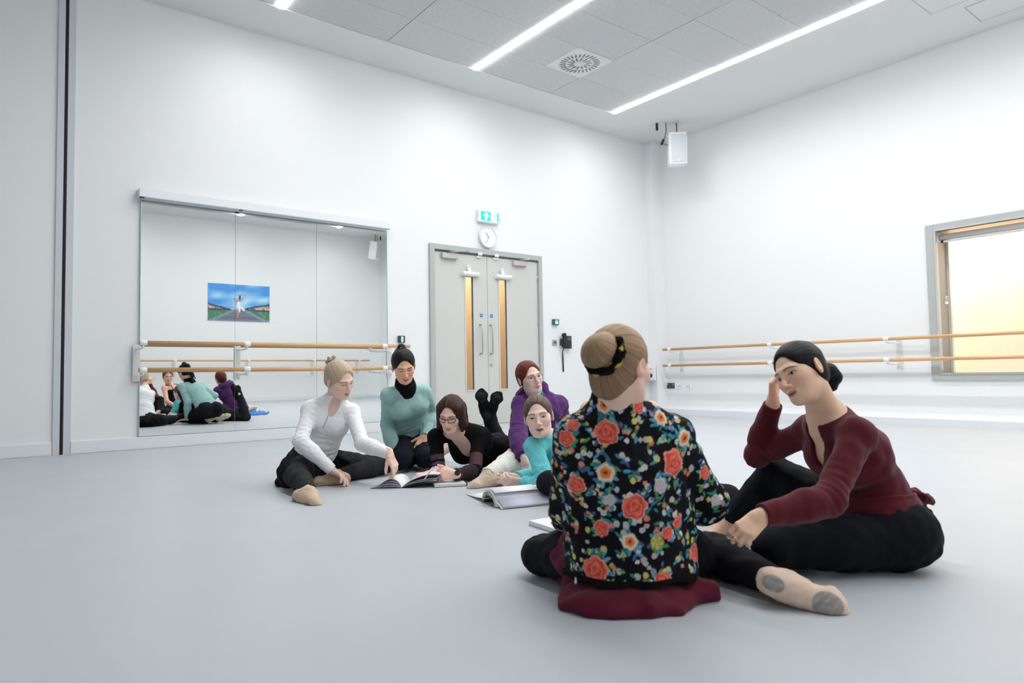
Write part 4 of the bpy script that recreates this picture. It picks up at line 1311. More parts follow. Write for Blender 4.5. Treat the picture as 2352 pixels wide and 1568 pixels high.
m = MB().tube(ring_pts(P.h(0, -.094, .086), -P.H[1]+P.H[2]*.9, .025), .007, 6, caps=False); m.build('hair_clip', mat('dark_clip', (44, 26, 26), .4), P.root)
earring(P, 1)
m = MB().tube(ring_pts(P.J['wrR']+V(.85, -.42, .3)*.105+A(0, 0, .002), V(.85, -.42, .3), .0105, 14), .0018, 6, caps=False); m.build('ring', mat('silver', (205, 205, 205), .2, metal=.9), P.root)

# ---- woman in the pale green sweater
J = {'pelvis': [2.611, 4.62, 0.195], 'waist': [2.559, 4.551, 0.315], 'chest': [2.456, 4.417, 0.481], 'neck': [2.402, 4.35, 0.606], 'head': [2.351, 4.28, 0.749], 'shR': [2.285, 4.390, 0.552], 'shL': [2.548, 4.342, 0.566], 'hipR': [2.547, 4.637, 0.185], 'hipL': [2.69, 4.616, 0.185], 'elR': [2.345, 4.52, 0.320], 'wrR': [2.362, 4.42, 0.075], 'elL': [2.715, 4.499, 0.403], 'wrL': [2.575, 4.375, 0.235], 'knR': [2.334, 4.292, 0.085], 'knL': [2.495, 4.248, 0.09], 'anR': [2.60, 4.58, 0.05], 'anL': [2.76, 4.53, 0.05]}
P = Person('person in pale sea green sweater with dark tied-up hair, kneeling over the open book', J, V(.28, -.42, .86), V(-.02, .95, .3), (228, 178, 148), (20, 17, 19), brow=(40, 30, 28), open_eye=.3, lip=(150, 76, 72))
P.hairline = ((0, .105, -.040), (.068, .088, 0.1210))
P.body(hands=[('R', dict(d=V(-.1, -.15, 1), n=V(0, -1, -.1), curl=(.1, .1, .1), spread=.3)), ('L', dict(d=V(-.35, -.75, .5), n=V(-.3, -.6, -.7), curl=(.4, .4, .3)))], feet=[])
P.cloth('sweater', [(P.torso(.008, 1.05)+[(ecap(P.J['pelvis']+P.pup*.01, P.J['waist'], P.pu, .158, .118, .130, .098), .03)], [plane(P.J['pelvis']+P.pup*.03, -P.pup)], .02), sleeve(P, 'L', .008, .012, 1.0), sleeve(P, 'R', .008, .012, 1.0)], fab('sea_green_knit', (160, 200, 197), .9, bump=(220, .35, .002)), .006, (.0013, .05), cuts=[neckhole(P)], seed=12, folds=P.creases(.0026, .0022, .001))
P.cloth('roll_neck', [(P.neck(.013)+[(cap(P.J['neck']-P.up*.012, P.J['neck']-P.up*.022+P.f*.012, .068, .066), .02)], [plane(P.h(0, -.01, -.100), P.H[2]*.95-P.H[1]*.3)])], fab('black_rib', (10, 10, 12)), .005, None, seed=4)
legs_cloth(P, 'trousers', (20, 22, 32), .012, ea=.012)
for S, dd in (('R', V(.45, .0, -.9)), ('L', V(.6, .0, -.8))):
    shoe(P, S, dd, V(.1, .8, -.3), (214, 196, 168), (180, 164, 144))
hx = [(sph(P.h(0, -.05, .118), .028), .012), (cap(P.h(0, -.075, .115), P.h(.01, -.125, .05), .022, .030), .02), (cap(P.h(.01, -.125, .05), P.h(.0, -.135, -.10), .034, .028), .02), (cap(P.h(.0, -.135, -.10), P.h(.02, -.125, -.19), .028, .012), .02), (cap(P.h(-.03, -.12, -.05), P.h(-.045, -.115, -.16), .016, .006), .02)]
P.hair(extra=hx, face=((0, .105, -.040), (.068, .088, 0.1210)), part=.04, thick=.009, pole=(0, -.35, .94))
m = MB().tube(ring_pts(P.h(0, -.058, .112), P.H[2]*.8-P.H[1]*.5, .027), .007, 6, caps=False); m.build('hair_band', mat('hair_band', (12, 12, 14), .5), P.root)
m = MB().box(-.012, -.003, -.003, .012, .003, .003, bev=.0015, M=Matrix.Translation(P.h(0, -.03, .128))); m.build('hair_slide', mat('cream_slide', (226, 206, 186), .4), P.root)
earring(P, 1, .007); earring(P, -1, .006)

# ---- woman with spectacles lying on her front
J = {'pelvis': [2.93, 4.06, 0.135], 'waist': [2.82, 3.99, 0.150], 'chest': [2.664, 3.917, 0.215], 'neck': [2.521, 3.87, 0.307], 'head': [2.448, 3.819, 0.423], 'shR': [2.400, 3.95, 0.272], 'shL': [2.668, 3.85, 0.262], 'hipR': [2.90, 4.13, 0.115], 'hipL': [2.965, 4.0, 0.115], 'elR': [2.375, 3.86, 0.05], 'wrR': [2.235, 3.74, 0.06], 'elL': [2.553, 3.697, 0.048], 'wrL': [2.33, 3.594, 0.062], 'knR': [3.20, 4.40, 0.062], 'knL': [3.235, 4.29, 0.062], 'anR': [3.13, 4.31, 0.40], 'anL': [3.10, 4.345, 0.41]}
P = Person('person with brown bob and dark spectacles, lying on her front in black, writing', J, V(-.22, -.34, .92), V(-.01, .97, .2), (236, 186, 170), (52, 28, 25), brow=(96, 62, 52), open_eye=.35, lip=(170, 92, 90))
def glove(P, v, c): return c
P.hairline = ((0, .100, -.045), (.0625, .085, 0.1310))
P.body(hands=[('R', dict(k=.94, d=V(-.86, -.02, .35), n=V(.1, -.9, -.1), curl=(.75, .9, .6), thumb=(.8, .2, .55))), ('L', dict(d=V(-.94, .10, .25), n=V(.25, -.35, -.85), curl=(.85, 1.0, .7), thumb=(.75, .5, .3)))], feet=[])
def col_mesh(v, P=P):
    blk, sheer = lin((12, 12, 14)), lin((88, 66, 70))
    c = np.tile(blk, (len(v), 1))
    for S in ('L', 'R'):
        sh, el, wr = P.J['sh'+S], P.J['el'+S], P.J['wr'+S]
        a = el-sh; t = (v-sh)@a/(a@a); du = np.linalg.norm(v-sh-np.clip(t, 0, 1)[:, None]*a, axis=1)
        b = wr-el; tb = (v-el)@b/(b@b); db = np.linalg.norm(v-el-np.clip(tb, 0, 1)[:, None]*b, axis=1)
        up_ = (du < .062) & (t > .56) & (t < .92) & (db > .043)
        if S == 'R': c[up_] = sheer; c[up_ & (np.abs(t-.74) < .035)] = blk
        else:
            c[up_ & (t < .9)] = sheer
            fo = (db < .05) & (tb > .16) & (tb < .93); c[fo] = lin((52, 40, 44))
    q = v-P.J['neck']; lx = q@P.u; lf = q@P.f; lu = q@P.up
    return c
P.cloth('top', [(P.torso(.009, 1.15), [plane(P.J['pelvis']+P.pup*.03, -P.pup)], .02), sleeve(P, 'L', .007, .007, .9), sleeve(P, 'R', .008, .009, .32)], knit_m, .0055, (.0012, .06), cuts=[neckhole(P, .076), vneck(P, .055, .052, .085, .135, .085)], col=col_mesh, seed=21, folds=P.creases(.002, .002))
legs_cloth(P, 'leggings', (34, 34, 38), .008)
for S, dd in (('R', V(.42, .88, .12)), ('L', V(-.22, .95, .12))):
    shoe(P, S, dd, V(-dd @ CR*.1, -.1, 1), (22, 22, 25), (58, 58, 62), name='dance_shoe')
hx = []
for g in (-1, 1):
    hx += [(ecap(P.h(g*.064, .012, .055), P.h(g*.080, -.004, -.085), P.H[1], .055, .026, .050, .022), .02), (cap(P.h(g*.078, .0, -.08), P.h(g*.068, .004, -.112), .026, .012), .02)]
hx += [(ecap(P.h(0, -.085, .03), P.h(0, -.075, -.10), P.H[0], .075, .03, .082, .03), .03)]
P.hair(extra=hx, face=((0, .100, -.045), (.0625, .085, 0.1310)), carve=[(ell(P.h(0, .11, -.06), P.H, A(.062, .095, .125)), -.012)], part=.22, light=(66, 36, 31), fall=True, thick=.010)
spectacles(P, (42, 30, 32), .0021)
earring(P, -1, .006, 'pearl', .05)
w_ = P.J['wrL']; dW = unit(P.J['wrL']-P.J['elL'])
m = MB().tube(ring_pts(w_-dW*.012, dW, .0325, 20), .0085, 8, caps=False); ws = m.build('wristwatch', black_m, P.root)
m = MB(); disc(m, w_-dW*.012+V(.2, .35, .9)*.036, V(.2, .35, .9), .017, .007, 20); m.build('watch_case', mat('watch_face', (40, 42, 46), .2), ws)

# ---- woman in the purple hoodie
J = {'pelvis': [3.218, 3.809, 0.119], 'waist': [3.198, 3.791, 0.257], 'chest': [3.132, 3.732, 0.415], 'neck': [3.073, 3.707, 0.525], 'head': [3.012, 3.685, 0.652], 'shR': [2.962, 3.728, 0.472], 'shL': [3.255, 3.66, 0.460], 'hipR': [3.144, 3.803, 0.125], 'hipL': [3.294, 3.814, 0.112], 'elR': [2.833, 3.60, 0.262], 'wrR': [2.755, 3.431, 0.125], 'elL': [3.35, 3.70, 0.208], 'wrL': [3.16, 3.60, 0.09], 'knR': [2.788, 3.581, 0.125], 'anR': [2.468, 3.425, 0.064], 'knL': [3.32, 3.42, 0.084], 'anL': [3.06, 3.52, 0.07]}
P = Person('person in purple hoodie with short auburn hair, seated behind the turquoise top', J, V(.45, .06, .88), V(-.20, .96, .1), (222, 186, 176), (92, 42, 32), brow=(120, 78, 62), open_eye=.95, lip=(188, 96, 98))
P.hairline = ((0, .105, -.044), (.070, .092, 0.1310))
P.body(hands=[('R', dict(d=V(.10, -1, .25), n=V(.25, -.25, -.9), curl=(.55, .9, .6), thumb=(.8, .3, .4)))], feet=[])
P.cloth('hoodie', [(P.torso(.024, .9)+[(ecap(P.J['pelvis'], P.J['waist'], P.pu, .19, .15, .165, .13), .03)], [plane(P.J['pelvis']+P.pup*.03, -P.pup)], .02), sleeve(P, 'L', .020, .026, .9), sleeve(P, 'R', .020, .027, .80)], fab('purple_fleece', (84, 44, 104), .9, sheen=.15), .006, (.0026, .07), cuts=[neckhole(P, .07, .06)], seed=31, folds=P.creases(.0050, .004, .003))
R_ = np.stack([P.u, P.f, P.up])
hd = [(ell(P.J['neck']-P.f*.055-P.up*.005, R_, A(.125, .085, .060)), .02), (cap(P.J['neck']+P.u*.085-P.f*.03+P.up*.025, P.J['neck']+P.u*.055+P.f*.09-P.up*.06, .034, .024), .025), (cap(P.J['neck']-P.u*.085-P.f*.03+P.up*.030, P.J['neck']-P.u*.055+P.f*.09-P.up*.06, .036, .024), .025)]
P.cloth('hood', [(hd, [])], fab('purple_fleece', None), .006, (.003, .06), cuts=[lambda X, Y, Z, c=ell(P.J['neck']+P.up*.05+P.f*.02, R_, A(.066, .075, .10)): -c.fn(X, Y, Z)], seed=33)
P.cloth('inner_collar', [(P.neck(.010), [plane(P.J['neck']+P.up*.028, P.up+P.f*.1)])], fab('teal_rib', (20, 138, 150)), .005, None)
legs_cloth(P, 'leggings', (24, 22, 26), .008)
def knit_w(P, S, t0=-.03):
    kn, an = P.J['kn'+S], P.J['an'+S]; d = unit(an-kn); bk = P._calfdir(S)
    c = kn+(an-kn)*.3+bk*.012
    u0 = unit(np.cross(d, ZU)); u1 = np.cross(d, u0)
    pr = [(cap(kn+d*.0, c, .068, .068), .02), (cap(c, an+d*.005, .066, .050), .02)]
    def pre(f, vol):
        ii = np.nonzero(np.abs(f) < .03)
        x, y, z = (vol.ax[k][ii[k]]-kn[k] for k in range(3))
        a = np.arctan2(x*u0[0]+y*u0[1]+z*u0[2], x*u1[0]+y*u1[1]+z*u1[2])
        f[ii] += (.0016*np.sin(a*26)).astype(np.float32)
        return f
    return P.cloth('leg_warmer', [(pr, [endcut(kn, an, 1.03), plane(kn+d*-.035, -d)])], fab('cream_knit', (226, 224, 214), .95, bump=(120, .6, .004)), .0045, (.002, .06), pre=pre, seed=35, label='cream ribbed knit leg warmer')
knit_w(P, 'R')
shoe(P, 'R', V(-.88, -.14, .42), V(-.25, -.72, .6), (214, 194, 172), (150, 136, 122), e=.005)
P.hair(face=((0, .105, -.044), (.070, .092, 0.1310)), thick=.008, strand=40, light=(116, 54, 40), extra=[(sph(P.h(0, -.098, .01), .035), .02)], low=True)
spectacles(P, (120, 112, 112), .0009, half=True)
earring(P, 1, .008, 'bronze', .045)

# ---- woman in the turquoise top lying on her front
J = {'pelvis': [2.96, 2.83, 0.12], 'waist': [2.86, 2.93, 0.135], 'chest': [2.73, 3.03, 0.19], 'neck': [2.625, 3.085, 0.300], 'head': [2.549, 3.042, 0.432], 'shR': [2.515, 3.06, 0.262], 'shL': [2.800, 3.150, 0.250], 'hipR': [2.93, 2.765, 0.11], 'hipL': [3.00, 2.90, 0.11], 'elR': [2.475, 2.885, 0.055], 'wrR': [2.47, 3.09, 0.055], 'elL': [2.80, 3.30, 0.05], 'wrL': [2.56, 3.28, 0.05], 'knR': [3.30, 2.84, 0.062], 'knL': [3.31, 2.98, 0.062], 'anR': [3.60, 3.07, 0.095], 'anL': [3.62, 2.97, 0.06]}
P = Person('person in turquoise half-zip top, lying on her front, leaning on her elbows', J, V(-.10, .02, 1), V(-.15, 1, 0), (238, 196, 182), (82, 66, 58), brow=(92, 66, 56), open_eye=.6, lip=(190, 100, 98), mouth=1.1, hs=1.04)
P.hairline = ((0, .105, -.040), (.0675, .09, 0.1250))
P.body(hands=[('R', dict(d=V(-.96, .10, .22), n=V(-.1, .55, -.75), curl=(.55, .75, .5), thumb=(.8, .3, .3))), ('L', dict(d=V(-.95, .05, .1), n=V(0, .3, .9), curl=(.7, .8, .5)))], feet=[(P.J['anR'], V(.72, -.12, -.68), V(.1, .8, .2), True), (P.J['anL'], V(.78, -.1, -.60), V(.1, .9, .1), True)])
def col_turq(v, P=P):
    c = np.tile(lin((112, 212, 218)), (len(v), 1))
    q = v-P.J['neck']; lx, lf, lu = q@P.u, q@P.f, q@P.up
    c = blend(c, lin((20, 60, 70)), (np.abs(lx) < .003)*(lf > .02)*(lu > -.13)*.85)
    return c
P.cloth('top', [(P.torso(.012), [plane(P.J['pelvis']+P.pup*.05, -P.pup)], .02), sleeve(P, 'L', .012, .014, .95), sleeve(P, 'R', .013, .015, .93), (P.neck(.012), [plane(P.h(0, -.03, -.128), P.H[2]*.95-P.H[1]*.1)], .02)], fabric_m, .0055, (.0018, .045), cuts=[vneck(P, .0, .026, .06, .085, .088)], col=col_turq, seed=41, folds=P.creases(.0036, .003))
P.cloth('collar_lining', [(P.neck(.0035), [plane(P.J['neck']-P.up*.030, P.up+P.f*.3)])], fab('dark_lining', (24, 34, 44)), .005, None)
legs_cloth(P, 'leggings', (24, 25, 30), .008, t=(.78, .78))
P.hair(face=((0, .105, -.040), (.0675, .09, 0.1250)), thick=.007, light=(118, 98, 86), extra=[(sph(P.h(0, -.105, .03), .034), .015)])
earring(P, 1, .0045, 'bronze', .036)

# ---- woman in the black camisole, mostly hidden behind the floral jacket
J = {'pelvis': [2.629, 2.367, 0.10], 'waist': [2.622, 2.365, 0.225], 'chest': [2.578, 2.348, 0.416], 'neck': [2.545, 2.338, 0.548], 'head': [2.517, 2.362, 0.688], 'shL': [2.445, 2.453, 0.500], 'shR': [2.662, 2.235, 0.498], 'hipL': [2.57, 2.431, 0.09], 'hipR': [2.69, 2.31, 0.09], 'elL': [2.46, 2.59, 0.270], 'wrL': [2.64, 2.60, 0.135], 'elR': [2.76, 2.32, 0.262], 'wrR': [2.76, 2.51, 0.13], 'knL': [2.405, 2.725, 0.100], 'anL': [2.75, 2.56, 0.055], 'knR': [2.71, 1.90, 0.092], 'anR': [2.50, 2.16, 0.05]}
for k in J:
    if k not in ('knR', 'anR'): J[k] = list(A(*J[k])-CR*.045+CF*.02)
P = Person('person in black camisole, seated hidden behind the black floral jacket', J, V(-.62, -.08, -.75), V(0, 1, 0), (220, 172, 150), (120, 92, 70), brow=(110, 84, 66), open_eye=.8)
P.body(hands=[('L', dict(d=V(.7, -.5, -.2), n=V(0, -.6, -.5), curl=(.4, .5, .3))), ('R', dict(d=V(-.8, -.4, -.2), n=V(0, -.6, -.5), curl=(.4, .5, .3)))], feet=[(P.J['anL'], V(.9, -.1, .2), V(0, -.4, .9), True)])
P.cloth('camisole', [(P.torso(.006), [plane(P.J['pelvis']+P.pup*.03, -P.pup)], .02)], fab('black_jersey', None), .006, (.0012, .06), cuts=[plane(P.J['chest']+P.up*.055, P.up*.95+P.f*.1)], seed=51)
for g in (-1, 1):
    m = MB()
    b = P.J['neck']+P.u*g*.085
    m.tube([P.J['chest']+P.up*.03+P.u*g*.085+P.f*.108, P.J['chest']+P.up*.11+P.u*g*.090+P.f*.085, b-P.up*.012+P.f*.04, b+P.up*.002, b-P.up*.02-P.f*.052, P.J['chest']+P.up*.05+P.u*g*.08-P.f*.098], .006, 8)
    m.build('strap', fab('black_jersey', None), P.root)
legs_cloth(P, 'leggings', (26, 27, 34), .008, t=(.9, .9))
P.hair(face=((0, .105, -.040), (.068, .09, 0.1210)), extra=[(sph(P.h(0, -.10, .06), .036), .012)])

# ---- woman in the maroon wrap top
J = {'pelvis': [2.50, 1.135, 0.105], 'waist': [2.507, 1.159, 0.245], 'chest': [2.414, 1.185, 0.395], 'neck': [2.323, 1.222, 0.531], 'head': [2.217, 1.245, 0.669], 'shL': [2.270, 1.09, 0.470], 'shR': [2.420, 1.335, 0.458], 'hipL': [2.445, 1.055, 0.105], 'hipR': [2.56, 1.20, 0.105], 'elL': [2.074, 1.084, 0.275], 'wrL': [1.858, 1.178, 0.243], 'elR': [2.439, 1.562, 0.342], 'wrR': [2.385, 1.455, 0.550], 'knL': [2.075, 1.275, 0.092], 'anL': [2.46, 1.38, 0.06], 'knR': [2.535, 1.545, 0.262], 'anR': [2.487, 1.730, 0.062]}
P = Person('person in maroon wrap top with black low bun, cheek propped on her hand', J, V(-.88, -.14, .44), V(-.20, .9, -.33), (242, 186, 158), (18, 13, 14), brow=(30, 20, 20), open_eye=.85, lip=(182, 92, 88), mouth=.9, hs=.93, res_head=.0019, eyebrow_raise=-.001)
P.hairline = ((0, .105, -.034), (.0680, .085, 0.1170))
P.body(hands=[('L', dict(k=.92, d=V(-.80, -.52, .22), n=V(-.25, -.75, -.5), curl=(.55, .9, .7), thumb=(.8, .25, .45))), ('R', dict(d=V(.02, .98, .05), n=V(.85, -.05, .45), curl=(.75, 1.1, .8), thumb=(.7, .5, .2)))], feet=[(P.J['anR'], V(-.90, -.30, .20), V(-.1, -1, .15), True)])
def col_maroon(v, P=P):
    c = np.tile(lin((84, 18, 30)), (len(v), 1))
    return c
P.cloth('wrap_top', [(P.torso(.009, 1.0)+[(ecap(P.J['pelvis']+P.pup*.05, P.J['waist'], P.pu, .182, .146, .134, .102), .03)], [plane(P.J['pelvis']+P.pup*.068, -P.pup)], .02), sleeve(P, 'L', .012, .011, .99), sleeve(P, 'R', .012, .011, .97)], fab('maroon_knit', (86, 20, 32), .92, sheen=.15, bump=(240, .3, .002)), .005, (.0020, .09), cuts=[neckhole(P, .112, .040, .072, -.01, .105), vneck(P, .07, .035, .075, .10, .075)], seed=61, folds=P.creases(.0026, .0026, .0014))
P.cloth('waistband', [([(ecap(P.J['pelvis']+P.pup*.085, P.J['pelvis']+P.pup*.115, P.pu, .180, .145, .166, .132), .01)], [plane(P.J['pelvis']+P.pup*.07, -P.pup), plane(P.J['pelvis']+P.pup*.125, P.pup)])], fab('maroon_knit', None), .005, (.001, .05), seed=62)
bc = P.J['pelvis']+P.pup*.10-P.pf*.128
bw = [(ell(bc+CR*.035+ZU*.012-CF*.02, np.stack([unit(CR*.9-ZU*.5), unit(CR*.5+ZU*.9), CF]), A(.048, .019, .030)), .012), (ell(bc+CR*.015+ZU*.018+CF*.025, np.stack([unit(CR*.7-ZU*.3), ZU, CF]), A(.035, .02, .028)), .012), (cap(bc, bc+CR*.045-ZU*.12, .012, .018), .01), (cap(bc+CR*.01, bc+CR*.062-ZU*.045-CF*.02, .014, .008), .01), (cap(bc+CR*.012-ZU*.01, bc+CR*.028-ZU*.15, .010, .016), .01), (sph(bc+CR*.004, .020), .01)]
P.cloth('bow', [(bw, [])], fab('maroon_knit', None), .004, (.003, .03), seed=63)
legs_cloth(P, 'trousers', (15, 17, 23), .014, t=(.97, .95), wr=(.0032, .10), res=.006, top=.055, ea=.012)
hx = [(sph(P.h(-.006, -.124, -.026), .036), .008), (sph(P.h(-.012, -.138, -.050), .028), .006), (sph(P.h(.006, -.126, -.070), .024), .006)]
P.hair(extra=hx, face=((0, .105, -.034), (.0680, .085, 0.1170)), thick=.006, res=.0025, pole=(0, -.95, -.25))
b = P.J['neck']-P.u*.060-P.up*.010
m = MB().tube([b+P.f*.062-P.up*.040, b+P.f*.040-P.up*.012, b+P.f*.01+P.up*.004, b-P.f*.030-P.up*.002, b-P.f*.050-P.up*.020], .005, 8); m.build('strap', fab('black_jersey', None), P.root)
dL = V(-.80, -.52, .22)
m = MB().tube(ring_pts(P.J['wrL']+dL*.11+V(-.25, -.75, -.5)*.008, dL, .0115, 14), .002, 6, caps=False); m.build('ring', mat('silver', None), P.root)

# ---- woman in the floral jacket, seen from behind
J = {'pelvis': [1.586, 1.467, 0.10], 'waist': [1.581, 1.463, 0.225], 'chest': [1.532, 1.439, 0.40], 'neck': [1.485, 1.412, 0.578], 'head': [1.464, 1.374, 0.696], 'shL': [1.392, 1.500, 0.490], 'shR': [1.655, 1.345, 0.485], 'hipL': [1.535, 1.540, 0.10], 'hipR': [1.680, 1.445, 0.10], 'elL': [1.462, 1.600, 0.265], 'wrL': [1.60, 1.75, 0.175], 'elR': [1.812, 1.350, 0.265], 'wrR': [1.86, 1.58, 0.180], 'knL': [1.495, 1.785, 0.070], 'anL': [1.82, 1.86, 0.06], 'knR': [1.965, 1.440, 0.068], 'anR': [1.868, 1.128, 0.050]}
P = Person('person in black floral jacket with blonde bun, seated with her back turned', J, V(.66, -.05, -.75), V(-.03, 1, 0), (232, 188, 170), (140, 112, 86), brow=(150, 118, 90), open_eye=.8, res_head=.0022)
P.body(hands=[('L', dict(d=V(.3, -.3, -.9), n=V(.2, -.9, -.3), curl=(.5, .6, .4))), ('R', dict(d=V(-.5, -.3, -.8), n=V(-.2, -.9, -.2), curl=(.4, .5, .4)))], feet=[])
def jacket(P):
    tor = [(ecap(P.J['pelvis']-P.pup*.075, P.J['waist'], P.u, .212, .186, .192, .155), .03), (ecap(P.J['waist'], P.J['chest'], P.u, .186, .146, .182, .132), .04), (ecap(P.J['chest'], P.J['neck']-P.up*.06, P.u, .180, .132, .120, .085), .04),
           (cap(P.J['neck']-P.up*.022, P.J['shL']-P.up*.004, .062, .058), .03), (cap(P.J['neck']-P.up*.022, P.J['shR']-P.up*.004, .062, .058), .03), (cap(P.J['neck']-P.up*.04, P.J['neck']+P.up*.040, .075, .066), .03)]
    g = [(tor, [plane(A(0, 0, .068), -ZU)], .02)]
    for S in ('L', 'R'):
        sh, el, wr = P.J['sh'+S], P.J['el'+S], P.J['wr'+S]
        g.append(([(cap(sh, el, .060, .064), .03), (cap(el, wr, .064, .058), .03)], [endcut(el, wr, .62, .2)], .03))
    allp = sum([x[0] for x in g], [])
    lo, hi = bounds(allp, .03)
    res = .0034
    vol = Vol(lo, hi, res); X, Y, Z = vol.grid(); f = None
    for q in g:
        a = vol.group(q[0])
        for c in q[1]: a = np.maximum(a, c(X, Y, Z))
        f = a if f is None else smin(f, a, q[2])
    ii = np.nonzero(np.abs(f) < .03)
    pts = tuple(vol.ax[k][ii[k]] for k in range(3))
    f[ii] += wrinkle(pts, 71, .0042, .12)+wrinkle(pts, 72, .0014, .045)
    R = np.stack([P.u, P.f, P.up])
    f = np.maximum(f, neckhole(P, .058, .105, .085, .0)(X, Y, Z))
    f = np.maximum(f, -ell(P.J['neck']+P.f*.09-P.up*.03, R, A(.06, .085, .12)).fn(X, Y, Z))
    v, F = nets(f, vol.lo, res)
    col = np.tile(lin((13, 14, 20)), (len(v), 1))
    # flat lateral / height coordinates on the back, to choose where each printed flower sits
    back = P.J['chest']
    q = v-back
    lat = v@CR; hgt = v[:, 2]; dep = v@CF
    c0 = P.J['waist']@CR
    def nearest(l_, z_):
        w_ = (lat-c0-l_)**2+(hgt-z_)**2
        cand = np.nonzero(w_ < .02**2)[0]
        if len(cand) == 0: return v[np.argmin(w_)]
        return v[cand[np.argmin(dep[cand]+w_[cand]*30)]]
    rs = np.random.RandomState(8)
    coral, deep, cream, orange = lin((232, 104, 86)), lin((186, 52, 50)), lin((240, 214, 186)), lin((238, 132, 66))
    leafs = [lin(x)*.85 for x in ((74, 160, 196), (58, 150, 140), (96, 150, 84), (60, 110, 150), (130, 186, 200))]
    def near(p, r): return np.nonzero(((v-p)**2).sum(1) < r*r)[0]
    def tang(p, ids):
        d = v[ids]-p
        n = unit(-np.cross(*np.linalg.svd(d-d.mean(0), full_matrices=False)[2][:2])) if len(ids) > 6 else CF
        a = unit(np.cross(n, ZU)+1e-6*CR); b = np.cross(n, a)
        return d@a, d@b
    def petal(p, ln, wd, an, colr):
        ids = near(p, ln)
        if len(ids) < 4: return
        x, y = tang(p, ids); xx = x*math.cos(an)+y*math.sin(an); yy = -x*math.sin(an)+y*math.cos(an)
        k = (xx/ln)**2+(yy/wd)**2 < 1
        col[ids[k]] = colr*(.75+.45*rs.rand())
    small = [(228, 224, 226), (214, 196, 200), (196, 204, 210), (214, 206, 110), (224, 130, 116), (70, 158, 190), (52, 132, 128), (98, 150, 88), (84, 110, 170)]
    # sprigs of tiny blooms in loose garlands
    def sprig(p, n, spread):
        for _ in range(n):
            o = p+rs.randn(3)*spread
            ids0 = np.argmin(((v[::7]-o)**2).sum(1))*7
            pp = v[ids0]
            k = rs.randint(len(small))
            if k < 5:
                r_ = .0055+.004*rs.rand()
                ids = near(pp, r_); col[ids] = lin(small[k])*(.7+.4*rs.rand())
                ids = near(pp, r_*.35); col[ids] = lin((200, 180, 90))
            else:
                petal(pp, .008+.007*rs.rand(), .0035+.002*rs.rand(), rs.rand()*PI, lin(small[k]))
    seedpts = []
    perm = rs.permutation(len(v))[:6000]
    for i in perm:
        p = v[i]
        if all(((p-s_)**2).sum() > .041**2 for s_ in seedpts): seedpts.append(p)
        if len(seedpts) > 420: break
    for p in seedpts: sprig(p, 6, .013)
    def flower(l_, z_, r, kind):
        p = nearest(l_, z_)
        for _ in range(6):
            a = rs.rand()*2*PI
            off = CR*math.cos(a)*(r*1.1)+ZU*math.sin(a)*(r*1.1)
            pp = v[np.argmin(((v[::5]-(p+off))**2).sum(1))*5]
            petal(pp, .015, .0055, a+rs.randn()*.3, leafs[rs.randint(len(leafs))])
        ids = near(p, r*1.15)
        if len(ids) < 8: return
        x, y = tang(p, ids)
        an = np.arctan2(y, x); d = np.hypot(x, y)/r
        edge = 1+.07*np.sin(an*5+rs.rand()*6)+.04*np.sin(an*8+1)
        k = d < edge
        ids, an, d = ids[k], an[k], d[k]/edge[k]
        if kind == 'rose':
            s_ = np.sin(d*15+np.sin(an*3+d*6)*1.3+an)
            c = coral[None]*(1-.0*d[:, None])
            w_ = smooth01(s_, .35, .95)[:, None]*.75
            c = c*(1-w_)+deep[None]*w_
            hl_ = smooth01(-s_, .6, 1)[:, None]*.35
            c = c*(1-hl_)+lin((246, 160, 140))[None]*hl_
            e_ = smooth01(d, .88, .97)[:, None]
            c = c*(1-e_)+lin((244, 170, 150))[None]*e_
        elif kind == 'open':
            c = np.tile(orange, (len(d), 1))
            c = np.where((d < .22)[:, None], lin((120, 70, 50))[None], c)
            m_ = smooth01(d, .52, .7)[:, None]; c = c*(1-m_)+cream[None]*m_
            m_ = smooth01(d, .85, .97)[:, None]; c = c*(1-m_)+lin((170, 196, 200))[None]*m_
        elif kind == 'white':
            s_ = .75+.25*np.sin(d*14+an*2)
            c = lin((222, 214, 216))[None]*s_[:, None]
        else:
            c = np.tile(lin((208, 198, 104)), (len(d), 1))*(.8+.2*np.sin(an*5))[:, None]
        col[ids] = c
    S_ = 2.0/1567
    def F_(px, py, rpx, kind):
        flower((px-1445)*2.04/1567, .68-(py-843)*2.02/1567, rpx*S_, kind)
    for a in ((1375, 979, 28, 'rose'), (1541, 1049, 30, 'rose'), (1437, 1140, 29, 'rose'), (1343, 1285, 31, 'rose'), (1361, 1188, 18, 'rose'), (1500, 1318, 26, 'rose'), (1600, 1262, 22, 'rose'), (1515, 1203, 15, 'rose'), (1553, 1186, 15, 'rose'), (1303, 1100, 22, 'rose'), (1422, 1216, 18, 'open'), (1367, 1063, 21, 'open'), (1516, 941, 18, 'open'), (1572, 1000, 20, 'open'), (1366, 916, 19, 'open'), (1310, 945, 15, 'rose'), (1286, 990, 19, 'rose'), (1420, 905, 14, 'open'), (1487, 1220, 15, 'yellow'), (1462, 918, 17, 'rose'), (1627, 1080, 17, 'rose'), (1376, 1131, 15, 'white'), (1502, 1097, 18, 'white'), (1650, 1148, 14, 'white'), (1415, 1330, 12, 'white'), (1312, 1345, 10, 'white')):
        F_(*a)
    band = v[:, 2] < .090
    col[band] = lin((9, 9, 11))
    o = mesh_obj('jacket', v, F, fabric_m, P.root, col)
    return o
jacket(P)
legs_cloth(P, 'leggings', (22, 22, 28), .008, res=.006)
R_ = np.stack([CR, CF, ZU]); pc = P.J['pelvis']
